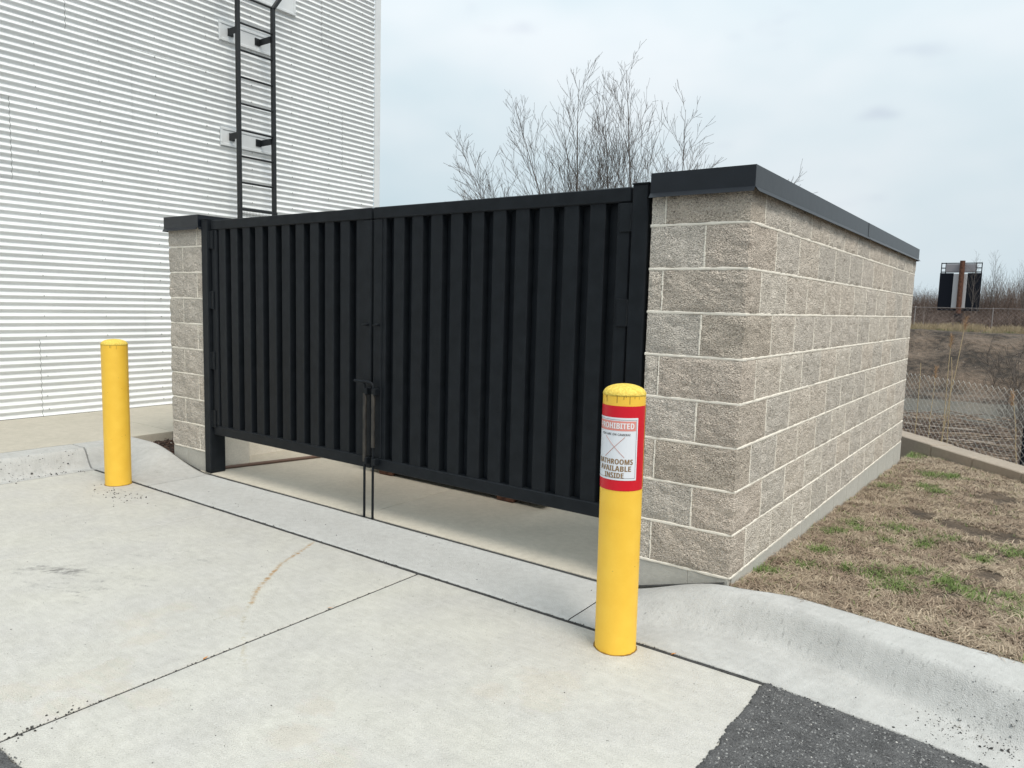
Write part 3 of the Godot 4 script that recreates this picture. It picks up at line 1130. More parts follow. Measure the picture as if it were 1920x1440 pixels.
# ---------------------------------------------------------------- gate
func build_gate() -> void:
	var lo := 0.15
	var hi := 1.82
	var front := -0.012
	# posts
	for r: Array in [[-0.534, "black steel gate post against the right block wall"], [-4.245, "black steel gate post against the left block pillar"]]:
		var post := thing("gate_post", r[1], "gate post", Vector3(r[0], GROUND, -0.055), "gate posts")
		var s := Shape.new()
		s.box(Vector3(0, 1.0, 0), Vector3(0.086, 2.0 - 0.01, 0.13), 0.006)
		piece("tube", s, mats.black, post)
		s = Shape.new()
		s.box(Vector3(0, 1.998, 0), Vector3(0.09, 0.008, 0.134), 0.002)
		piece("cap_plate", s, mats.black, post)
	for leaf in 2:
		var right := leaf == 0
		var xa := -2.388 if right else -4.188
		var xb := -0.592 if right else -2.408
		var g := thing("gate_leaf", "right leaf of the black ribbed steel double gate, nearest the red notice bollard" if right else "left leaf of the black ribbed steel double gate, nearest the pillar", "gate", Vector3(xa, 0, 0), "leaves of the double gate")
		var w := xb - xa
		var t := 0.05
		var zc := front - t * 0.5
		var s := Shape.new()
		s.box(Vector3(w * 0.5, hi - 0.036, zc), Vector3(w, 0.072, t), 0.005)
		piece("top_rail", s, mats.black, g)
		s = Shape.new()
		s.box(Vector3(w * 0.5, lo + 0.037, zc), Vector3(w, 0.074, t), 0.005)
		piece("bottom_rail", s, mats.black, g)
		for side in 2:
			s = Shape.new()
			s.box(Vector3(0.0375 if side == 0 else w - 0.0375, (lo + hi) * 0.5, zc), Vector3(0.075, hi - lo - 0.148, t - 0.002), 0.005)
			piece("stile", s, mats.black, g)
		# ribbed sheet: each raised rib with its side is a piece, the flat sheet lies behind
		var pitch := 0.1545
		var crest := 0.09
		var deep := 0.045
		var zr := front - 0.008
		var y0 := lo + 0.07
		var y1 := hi - 0.07
		s = Shape.new()
		s.box(Vector3(w * 0.5, (y0 + y1) * 0.5, zr - deep - 0.003), Vector3(w - 0.14, y1 - y0, 0.004), 0.0)
		piece("back_sheet", s, mats.black, g)
		var start := (-2.217 - xa) if right else (-4.02 - 0.078 - xa)
		var x := start - pitch
		while x < w - 0.075:
			var a := maxf(x, 0.074)
			var b := minf(x + crest, w - 0.074)
			if b - a > 0.012:
				s = Shape.new()
				var sl := 0.004
				var prof := [Vector2(a - sl, zr - deep), Vector2(a, zr - 0.003), Vector2(a + 0.003, zr), Vector2(b - 0.003, zr), Vector2(b, zr - 0.003), Vector2(b + sl, zr - deep)]
				for i in 5:
					var p: Vector2 = prof[i]
					var q: Vector2 = prof[i + 1]
					var d := (q - p).normalized()
					s.quad(Vector3(p.x, y0, p.y), Vector3(q.x, y0, q.y), Vector3(q.x, y1, q.y), Vector3(p.x, y1, p.y), Vector3(-d.y, 0, d.x))
				piece("rib", s, mats.black, g)
			x += pitch
		# hinges
		var hx := w + 0.012 if right else -0.012
		for hy: float in [1.672, 1.21, 0.738, 0.277]:
			var h := Node3D.new()
			h.name = "hinge"
			g.add_child(h, true)
			h.position = Vector3(hx, hy, front)
			s = Shape.new()
			s.rod(Vector3(0, -0.065, 0.006), Vector3(0, 0.065, 0.006), 0.009, 10)
			for k in 4:
				s.tube(PackedVector3Array([Vector3(0, -0.05 + k * 0.033, 0.006), Vector3(0, -0.048 + k * 0.033, 0.006)]), PackedFloat32Array([0.0105]), 10)
			piece("knuckle", s, mats.black, h)
			s = Shape.new()
			for e: float in [-1.0, 1.0]:
				var ww := 0.06 if right else 0.035
				s.box(Vector3(e * (0.008 + ww * 0.5), 0, 0.0035), Vector3(ww, 0.13, 0.006), 0.001)
				for k in 9:   # weld beads
					s.box(Vector3(e * (0.008 + ww), -0.06 + 0.015 * k + rng.randf_range(-0.003, 0.003), 0.003), Vector3(0.009, 0.013, 0.007), 0.003)
				for k in 4:
					s.box(Vector3(e * (0.014 + ww * k / 4.0), 0.066, 0.003), Vector3(0.016, 0.008, 0.008), 0.003)
					s.box(Vector3(e * (0.014 + ww * k / 4.0), -0.066, 0.003), Vector3(0.016, 0.008, 0.008), 0.003)
			piece("hinge_leaf", s, mats.black, h)
		# cane bolt
		var bx := (0.042 if right else w - 0.016)
		var bolt := Node3D.new()
		bolt.name = "cane_bolt"
		g.add_child(bolt, true)
		bolt.position = Vector3(bx, 0, front + 0.032)
		var top := 0.715
		s = Shape.new()
		s.tube(PackedVector3Array([Vector3(-0.085, top + 0.008, 0.012), Vector3(-0.04, top + 0.006, 0.008), Vector3(-0.014, top, 0.003), Vector3(-0.003, top - 0.014, 0), Vector3(0, top - 0.035, 0), Vector3(0, GROUND + 0.001, 0)]), PackedFloat32Array([0.0085]), 10)
		piece("rod", s, mats.black if not right else mats.black, bolt)
		s = Shape.new()
		s.tube(PackedVector3Array([Vector3(0, top - 0.07, 0), Vector3(0, 0.30 if right else 0.2, 0)]), PackedFloat32Array([0.0125]), 12)
		piece("sleeve", s, mats.rubbed, bolt)
		for hy: float in [top - 0.055, 0.205]:
			s = Shape.new()
			s.box(Vector3(0.006, hy, -0.012), Vector3(0.036, 0.045, 0.042), 0.004)
			piece("bracket", s, mats.black, bolt)
		# small latch stud
		s = Shape.new()
		s.rod(Vector3(0.05 if right else w - 0.03, 1.085, front), Vector3(0.05 if right else w - 0.03, 1.085, front + 0.03), 0.008, 8)
		s.rod(Vector3(0.03 if right else w - 0.05, 1.083, front + 0.028), Vector3(0.075 if right else w - 0.008, 1.087, front + 0.028), 0.005, 8)
		piece("latch_stud", s, mats.black, g)


func build_enclosure_contents() -> void:
	var d := thing("dumpster", "dark dumpster behind the gate, its shadowed underside on brown skids", "dumpster", Vector3(-2.5, -0.166, -0.93))
	var s := Shape.new()
	var lo := [Vector3(-0.9, 0.075, 0.05), Vector3(0.9, 0.075, 0.05), Vector3(0.9, 0.1, -1.3), Vector3(-0.9, 0.1, -1.3)]
	var hi := [Vector3(-0.9, 1.2, 0.1), Vector3(0.9, 1.2, 0.1), Vector3(0.9, 1.45, -1.3), Vector3(-0.9, 1.45, -1.3)]
	for i in 4:
		var k := (i + 1) % 4
		var nn := Vector3(0, 0, 1) if i == 0 else Vector3(1, 0, 0) if i == 1 else Vector3(0, 0, -1) if i == 2 else Vector3(-1, 0, 0)
		s.quad(lo[i], lo[k], hi[k], hi[i], nn)
	s.quad(lo[0], lo[1], lo[2], lo[3], Vector3.DOWN)
	piece("body", s, mats.bin, d)
	s = Shape.new()
	s.box(Vector3(0, 1.34, -0.6), Vector3(1.84, 0.03, 1.46), 0.008, Basis(Vector3.RIGHT, 0.176))
	piece("lid", s, mats.bin, d)
	for x: float in [-0.66, 0.55]:
		s = Shape.new()
		s.box(Vector3(x, 0.038, -0.6), Vector3(0.15, 0.074, 1.3), 0.006)
		piece("skid", s, mats.wood, d)
	s = Shape.new()
	s.tube(PackedVector3Array([Vector3(-4.27, -0.152, -0.14), Vector3(-4.2, -0.152, -0.42), Vector3(-3.98, -0.152, -1.3)]), PackedFloat32Array([0.014]), 10)
	solo("pipe", s, mats.pipe, "thin brown pipe lying on the tan floor beside the left gate post", "pipe")


# ---------------------------------------------------------------- bollards
func wrapped_text(s: Shape, text: String, height: float, width: float, radius: float, angle: float, y: float) -> void:
	var tm := TextMesh.new()
	var font := SystemFont.new()
	font.font_names = PackedStringArray(["Droid Sans"])
	font.font_weight = 700
	tm.font = font
	tm.font_size = 64
	tm.pixel_size = 0.01
	tm.depth = 0.0
	tm.curve_step = 4.0
	tm.text = text
	var arr := tm.get_mesh_arrays() if tm.get_surface_count() == 0 else tm.surface_get_arrays(0)
	var vs: PackedVector3Array = arr[Mesh.ARRAY_VERTEX]
	var ids: PackedInt32Array = arr[Mesh.ARRAY_INDEX] if arr[Mesh.ARRAY_INDEX] != null else PackedInt32Array()
	var lo := Vector2(1e9, 1e9)
	var hi := Vector2(-1e9, -1e9)
	for p in vs:
		lo = lo.min(Vector2(p.x, p.y))
		hi = hi.max(Vector2(p.x, p.y))
	for pass_ in (3 if height > 0.015 else 1):
		_wrap_glyphs(s, vs, ids, lo, hi, height, width, radius + 0.00016 * pass_, angle + (pass_ - 1) * 0.006, y)


func _wrap_glyphs(s: Shape, vs: PackedVector3Array, ids: PackedInt32Array, lo: Vector2, hi: Vector2, height: float, width: float, radius: float, angle: float, y: float) -> void:
	var base := s.v.size()
	for p in vs:
		var fx := (p.x - lo.x) / (hi.x - lo.x) - 0.5
		var fy := (p.y - lo.y) / (hi.y - lo.y) - 0.5
		var a := angle + fx * width / radius
		var out := Vector3(sin(a), 0, cos(a))
		s.point(out * radius + Vector3.UP * (y + fy * height), out)
	if ids.size() == 0:
		for i in range(0, vs.size(), 3):
			s.face(base + i, base + i + 1, base + i + 2)
	else:
		for i in range(0, ids.size(), 3):
			s.face(base + ids[i], base + ids[i + 1], base + ids[i + 2])


func wrap_sheet(s: Shape, radius: float, a0: float, a1: float, y0: float, y1: float) -> void:
	var pts := PackedVector3Array()
	for y: float in [y0, y1]:
		for i in 33:
			var a := lerpf(a0, a1, i / 32.0)
			pts.append(Vector3(sin(a) * radius, y, cos(a) * radius))
	var start := s.v.size()
	for p in pts:
		s.point(p, Vector3(p.x, 0, p.z).normalized())
	for i in 32:
		s.face(start + i, start + i + 1, start + 34 + i)
		s.face(start + i, start + 34 + i, start + 33 + i)


func bollard(at: Vector3, radius: float, height: float, tilt: float, label: String, seed_: int) -> Node3D:
	var b := thing("bollard", label, "bollard", at, "yellow bollards before the gate")
	b.rotation.z = tilt
	var r2 := RandomNumberGenerator.new()
	r2.seed = seed_
	var s := Shape.new()
	s.lathe(PackedVector2Array([Vector2(radius, -0.03), Vector2(radius, height * 0.5), Vector2(radius, height - 0.004), Vector2(radius - 0.002, height)]), 48)
	piece("sleeve", s, mats.yellow, b)
	s = Shape.new()
	var prof := PackedVector2Array([Vector2(radius - 0.004, height - 0.004), Vector2(radius + 0.0012, height - 0.002), Vector2(radius + 0.0012, height + 0.004)])
	for i in range(1, 11):
		var a := PI * 0.5 * i / 10.0
		prof.append(Vector2((radius - 0.001) * cos(a), height + 0.005 + 0.036 * sin(a)))
	s.lathe(prof, 48)
	piece("dome_cap", s, mats.yellow_cap, b)
	# grime runs under the cap
	s = Shape.new()
	for k in 26:
		var a := r2.randf_range(-PI, PI)
		var long := r2.randf_range(0.004, 0.03) * (0.5 if k % 3 else 1.0)
		wrap_sheet(s, radius + 0.0008, a, a + r2.randf_range(0.008, 0.03), height - 0.003 - long, height - 0.002)
	piece("grime_run", s, mats.drip, b).set_meta("kind", "stuff")
	# bead of cured paint at the foot
	s = Shape.new()
	var ring := PackedVector3Array()
	for i in 41:
		var a := TAU * i / 40.0
		ring.append(Vector3(cos(a), 0, sin(a)) * (radius + r2.randf_range(0.0, 0.004)) + Vector3.UP * r2.randf_range(-0.001, 0.002))
	s.tube(ring, PackedFloat32Array([0.003]), 5, false)
	piece("foot_bead", s, mats.drip, b)
	return b


func build_bollards() -> void:
	bollard(Vector3(-4.42, GROUND, 0.63), 0.089, 1.04, 0.0, "plain yellow bollard beside the left pillar and corrugated wall", 3)
	var b := bollard(Vector3(-0.252, GROUND, 0.62), 0.0855, 1.062, 0.006, "yellow bollard with a red and white prohibition notice wrapped round it", 4)
	var wrap := Node3D.new()
	wrap.name = "notice_wrap"
	wrap.set_meta("label", "red vinyl band with a white notice")
	b.add_child(wrap)
	var r := 0.0868
	var view := 0.4735      # direction of the viewer seen from the bollard, from +z towards +x
	var y0 := 0.682
	var y1 := 1.021
	var s := Shape.new()
	wrap_sheet(s, r, view + 1.3 - TAU + 0.25, view + 1.3, y0, y1)
	piece("red_band", s, mats.red, wrap)
	var mid := view - 0.38
	var half := 1.09
	var top := y1 - 0.046
	var low := top - 0.25
	s = Shape.new()
	wrap_sheet(s, r + 0.0006, mid - half, mid + half, low, top)
	piece("notice_sheet", s, mats.notice, wrap)
	s = Shape.new()
	var line := 0.0013
	for e: Array in [[mid - half + 0.05, mid + half - 0.07, low + 0.008, low + 0.008 + line], [mid - half + 0.05, mid + half - 0.07, top - 0.009, top - 0.009 + line], [mid - half + 0.05, mid - half + 0.066, low + 0.008, top - 0.009], [mid + half - 0.086, mid + half - 0.07, low + 0.008, top - 0.009]]:
		wrap_sheet(s, r + 0.001, e[0], e[1], e[2], e[3])
	piece("border_line", s, mats.grey_ink, wrap)
	s = Shape.new()
	wrap_sheet(s, r + 0.0011, mid - half + 0.1, mid + half - 0.11, top - 0.052, top - 0.013)
	piece("heading_band", s, mats.salmon, wrap)
	s = Shape.new()
	wrapped_text(s, "PROHIBITED", 0.0235, 0.154, r + 0.0018, mid + 0.012, top - 0.032)
	piece("heading_lettering", s, mats.white_ink, wrap)
	s = Shape.new()
	wrapped_text(s, "YOU ARE ON CAMERA!", 0.0095, 0.127, r + 0.0012, mid, top - 0.067)
	piece("camera_lettering", s, mats.grey_ink, wrap)
	s = Shape.new()
	wrapped_text(s, "BATHROOMS", 0.0215, 0.155, r + 0.0012, mid, top - 0.1755)
	piece("bathrooms_lettering", s, mats.brown_ink, wrap)
	s = Shape.new()
	wrapped_text(s, "AVAILABLE", 0.0215, 0.1415, r + 0.0012, mid, top - 0.203)
	piece("available_lettering", s, mats.brown_ink, wrap)
	s = Shape.new()
	wrapped_text(s, "INSIDE", 0.0215, 0.083, r + 0.0012, mid, top - 0.2305)
	piece("inside_lettering", s, mats.brown_ink, wrap)
	# crossing-out strokes
	for e: float in [-1.0, 1.0]:
		s = Shape.new()
		var path := PackedVector3Array()
		for i in 13:
			var t := i / 12.0 * 2.0 - 1.0
			var a := mid + t * 0.47
			path.append(Vector3(sin(a), 0, cos(a)) * (r + 0.0008 + (0.0004 if e > 0.0 else 0.0)) + Vector3.UP * (top - 0.117 + e * t * 0.041))
		s.tube(path, PackedFloat32Array([0.0011]), 4)
		piece("cross_mark", s, mats.cross_ink, wrap)


# ---------------------------------------------------------------- building and ladder
func build_building() -> void:
	var b := thing("metal_building", "white building clad in horizontal corrugated steel panels", "building", Vector3(BUILDING_X, 0, 0))
	var pitch := 0.0677
	var rise := 0.024
	var z_end := -4.45
	var z_front := 6.0
	var row_h := 0.7765
	var seams := [[0.07, -2.1], [-1.01, -3.3, 1.9], [-1.9, -3.9, 1.1], [0.25, -2.665], [-0.93, -3.86, 2.2], [-0.28, -2.505], [-1.4, -3.5, 1.6], [0.4, -2.8], [-0.8, -3.6, 1.9], [-1.7, 0.9], [-0.3, -2.6]]
	for row in 11:
		var y0 := -0.018 + row * row_h
		var y1 := y0 + row_h
		var cuts: Array = [z_front]
		var inner: Array = seams[row].duplicate()
		inner.sort()
		inner.reverse()
		cuts.append_array(inner)
		cuts.append(z_end)
		for k in cuts.size() - 1:
			var za: float = cuts[k]
			var zb: float = cuts[k + 1]
			var proud := 0.004 * (k % 2) + 0.0006 * (row % 3)
			if k % 2 == 1:  # gap opened at the seam so the dark body shows as a shade line
				za -= 0.0015
				zb += 0.0015
			else:
				za = minf(za - 0.0015, z_front)
				zb += 0.0015 if k < cuts.size() - 2 else 0.0
			var s := Shape.new()
			var per := 12
			var n := int(row_h / pitch * per)
			var pts := PackedVector3Array()
			var nrm := PackedVector3Array()
			for i in n + 1:
				var y := lerpf(y0, y1, float(i) / n)
				var ph := (y + 0.018) / pitch * TAU
				var x := rise * 0.5 * cos(ph) - rise * 0.5 + proud
				var sl := -rise * 0.5 * sin(ph) * TAU / pitch
				pts.append(Vector3(x, y, 0))
				nrm.append(Vector3(1, -sl, 0).normalized())
			var start := s.v.size()
			var cols := 5
			for i in n + 1:
				for j in cols:
					var z := lerpf(za, zb, float(j) / (cols - 1))
					var wave := 0.0012 * noise_a.get_noise_2d(z * 60.0, y0 * 200.0 + i)
					s.point(pts[i] + Vector3(0, 0, z) + Vector3(wave, 0, 0), nrm[i])
			for i in n:
				for j in cols - 1:
					var a := start + i * cols + j
					s.face(a, a + 1, a + cols + 1)
					s.face(a, a + cols + 1, a + cols)
			for i in n:   # cut edges of the lapping sheet
				for z: float in [za, zb]:
					var d := Vector3(0, 0, z)
					s.quad(pts[i] + d, pts[i + 1] + d, pts[i + 1] + d - Vector3(0.005, 0, 0), pts[i] + d - Vector3(0.005, 0, 0), Vector3(0, 0, 1 if z == za else -1))
			piece("corrugated_panel", s, mats.steel, b)
	# screw heads in columns
	var s := Shape.new()
	var col := 0
	while 0.02 - 0.605 * col > z_end:
		var z := 0.02 - 0.605 * col
		for k in 42:
			var y := -0.018 + pitch * 3.0 * k + pitch * (1.0 if k == 0 else 0.0) + (pitch if k % 1 else 0.0)
			var p := Vector3(0.001, y, z + rng.randf_range(-0.006, 0.006))
			s.tube(PackedVector3Array([p, p + Vector3(0.002, 0, 0)]), PackedFloat32Array([0.0085]), 8)
			s.tube(PackedVector3Array([p + Vector3(0.002, 0, 0), p + Vector3(0.006, 0, 0)]), PackedFloat32Array([0.0055]), 6)
		col += 1
	var screws := piece("screw_head", s, mats.screw, b)
	screws.set_meta("kind", "stuff")
	# corner trim, base flashing and the plain walls out of sight, darkened to give the seams their shade
	s = Shape.new()
	s.box(Vector3(0.004, 4.2, z_end - 0.052), Vector3(0.012, 8.6, 0.1), 0.003)
	s.box(Vector3(-0.05, 4.2, z_end - 0.106), Vector3(0.12, 8.6, 0.008), 0.002)
	piece("corner_trim", s, mats.trim, b)
	s = Shape.new()
	s.box(Vector3(-0.03, -0.07, 0.8), Vector3(0.02, 0.12, 10.4), 0.002)
	piece("base_flashing", s, mats.sign_dark, b)
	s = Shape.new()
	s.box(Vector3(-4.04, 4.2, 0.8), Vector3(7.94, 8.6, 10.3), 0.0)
	piece("seam_shade_body", s, mats.sign_dark, b)  # dark colour stands in for lap shade where the panel gaps show it
	# flat plates behind the ladder brackets
	for r: Array in [[4.256, 4.478, -1.965, -2.71], [3.045, 3.262, -1.965, -2.71], [4.855, 5.9, -2.2, -3.06]]:
		s = Shape.new()
		var cy: float = (r[0] + r[1]) * 0.5
		var cz: float = (r[2] + r[3]) * 0.5
		var hy: float = r[1] - r[0]
		var hz: float = r[2] - r[3]
		s.box(Vector3(0.006, cy, cz), Vector3(0.02, hy - 0.05, hz - 0.05), 0.002)
		for e: float in [-1.0, 1.0]:
			s.box(Vector3(0.009, cy + e * (hy * 0.5 - 0.016), cz), Vector3(0.03, 0.032, hz), 0.004)
			s.box(Vector3(0.0085, cy, cz + e * (hz * 0.5 - 0.016)), Vector3(0.029, hy - 0.066, 0.032), 0.004)
		piece("mounting_plate", s, mats.trim, b)
	# ladder
	var lx := BUILDING_X + 0.25
	var l := thing("roof_ladder", "black steel roof ladder fixed to the corrugated wall above the gate", "ladder", Vector3(lx, -0.02, -2.2975))
	for e: float in [-1.0, 1.0]:
		s = Shape.new()
		var z := e * 0.2425
		s.box(Vector3(0, 2.38, z), Vector3(0.055, 4.76, 0.04), 0.004)
		var a := Vector3(0, 4.75, z)
		var q := Vector3(0, 4.97, z + e * 0.15)
		var dir := (q - a).normalized()
		s.box((a + q) * 0.5, Vector3(0.055, (q - a).length() + 0.02, 0.04), 0.004, Basis(Vector3.RIGHT, atan2(dir.z, dir.y)))
		s.box(q + Vector3(0, 0.5, 0), Vector3(0.055, 1.02, 0.04), 0.004)
		piece("stringer", s, mats.ladder, l)
	for k in 16:
		var y := 0.17 + 0.3045 * k
		if y > 4.75:
			break
		s = Shape.new()
		s.rod(Vector3(0, y + 0.02, -0.235), Vector3(0, y + 0.02, 0.235), 0.0125, 8)
		piece("rung", s, mats.ladder, l)
	for y: float in [4.39, 3.18, 1.9]:
		for e: float in [-1.0, 1.0]:
			s = Shape.new()
			s.box(Vector3(-0.125, y, e * 0.215), Vector3(0.22, 0.075, 0.012), 0.002)
			s.box(Vector3(-0.228, y, e * 0.185), Vector3(0.012, 0.085, 0.075), 0.002)
			piece("bracket", s, mats.ladder, l)
	s = Shape.new()
	for e: float in [-1.0, 1.0]:
		s.box(Vector3(0.034, 1.5, e * 0.25), Vector3(0.012, 1.64, 0.025), 0.002)
	s.box(Vector3(0.034, 2.306, 0), Vector3(0.012, 0.028, 0.475), 0.002)
	for i in 23:
		s.rod(Vector3(0.034, 0.7, -0.23 + 0.0205 * i), Vector3(0.034, 2.3, -0.23 + 0.0205 * i), 0.0014, 4)
	for i in 70:
		s.rod(Vector3(0.034, 0.72 + 0.0225 * i, -0.24), Vector3(0.034, 0.72 + 0.0225 * i, 0.24), 0.0014, 4)
	piece("mesh_guard", s, mats.ladder, l)


# ---------------------------------------------------------------- plants
func limb(wood: Shape, twigs: Shape, p: Vector3, dir: Vector3, length: float, r: float, level: int, rr: RandomNumberGenerator, upward: float, levels: int) -> void:
	var n := clampi(int(length / 0.2) + 2, 3, 18)
	var path := PackedVector3Array([p])
	var radii := PackedFloat32Array([r])
	var d := dir.normalized()
	var dirs: Array[Vector3] = [d]
	var wob: float = [0.03, 0.045, 0.04, 0.05][mini(level, 3)]
	for i in n:
		d = (d + Vector3(rr.randfn(0, wob), rr.randfn(0, wob * 0.4), rr.randfn(0, wob))).normalized()
		if level == 0:
			d = d.lerp(dir.normalized(), 0.25).normalized()
		else:
			d = (d + Vector3.UP * upward * 0.085).normalized()
		path.append(path[i] + d * length / n)
		radii.append(maxf(r * (1.0 - 0.9 * (i + 1) / n), 0.0026))
		dirs.append(d)
	(wood if level == 0 else twigs).tube(path, radii, 6 if level == 0 else 4 if level == 1 else 3, false)
	if level >= levels:
		return
	var kids := int(length * [5.0, 6.2, 2.2][mini(level, 2)]) + level
	for k in kids:
		var t := (k + rr.randf()) / kids * (0.76 if level == 0 else 0.82) + (0.22 if level == 0 else 0.14)
		var i := clampi(int(t * n), 0, n - 1)
		var base := path[i].lerp(path[i + 1], rr.randf())
		var around := dirs[i].rotated(dirs[i].cross(Vector3(0.3, 0.1, 0.9)).normalized(), PI / 2).rotated(dirs[i], k * 2.4 + rr.randf_range(-0.5, 0.5))
		var nd := dirs[i].slerp(around, rr.randf_range(0.2, 0.4))
		var ln := length * (0.40 * (1.0 - t) + 0.06) * rr.randf_range(0.65, 1.2)
		if level >= 1:
			ln = length * rr.randf_range(0.25, 0.55) * (1.1 - 0.5 * t) + 0.08
		ln = maxf(ln, 0.14)
		limb(wood, twigs, base, nd, ln, maxf(radii[i] * rr.randf_range(0.4, 0.55), 0.0028), level + 1, rr, upward, levels)


func bare_tree(called: String, at: Vector3, height: float, lean: Vector3, stems: int, seed_: int, label: String, group: String, bark: Material, levels := 3, thick := 1.0, upward := 1.0) -> void:
	var t := thing(called, label, "tree", at, group)
	var rr := RandomNumberGenerator.new()
	rr.seed = seed_
	var wood := Shape.new()
	var twigs := Shape.new()
	for k in stems:
		var spread := Vector3(rr.randfn(0, 0.22), 0, rr.randfn(0, 0.22)) if k > 0 else Vector3.ZERO
		var h := height * (1.0 if k == 0 else rr.randf_range(0.6, 0.9))
		limb(wood, twigs, Vector3(spread.x * 0.3, 0, spread.z * 0.3), Vector3.UP + lean + spread, h, 0.005 * h * thick, 0, rr, upward, levels)
	piece("trunk", wood, bark, t)
	piece("crown", twigs, bark, t)


func build_trees() -> void:
	var group := "bare young trees behind the enclosure"
	# x, z, height, lean x, lean z, stems, seed, label
	for r: Array in [
		[-6.07, -8.82, 6.32, -0.20, 0.146, 1, 201, "leftmost bare young tree behind the gate, leaning left"],
		[-6.65, -8.98, 6.76, -0.034, 0.023, 1, 202, "straight bare young tree second from left behind the gate"],
		[-5.87, -10.04, 6.72, -0.135, 0.081, 1, 203, "slender bare young tree between the straight one and the tallest one"],
		[-7.25, -9.8, 5.9, 0.072, -0.043, 1, 205, "shorter bare young tree just left of the tallest one"],
		[-5.54, -9.62, 6.95, -0.047, 0.026, 2, 207, "tallest bare young tree behind the gate's right hinge"],
	]:
		bare_tree("bare_tree", Vector3(float(r[0]) + 0.3, -1.15, float(r[1]) - 0.2), float(r[2]) * 0.985, Vector3(r[3], 0, r[4]), r[5], r[6], r[7], group, mats.bark)
	bare_tree("bare_shrub", Vector3(-4.45, -1.15, -9.6), 5.9, Vector3(0.03, 0, 0), 9, 211, "bushy bare shrub above the coping's left end", group, mats.bark, 3, 0.75, 0.5)
	bare_tree("bare_shrub", Vector3(-5.7, -1.15, -8.4), 5.7, Vector3(-0.34, 0, 0.26), 5, 213, "low bare shrub with branches arching left beside the corrugated wall", group, mats.bark, 3, 0.6, 0.35)
	bare_tree("bare_tree", Vector3(-18.2, 0.4, -19.7), 5.3, Vector3.ZERO, 4, 215, "small distant bare tree just above the gate's middle", group, mats.pale_bark)


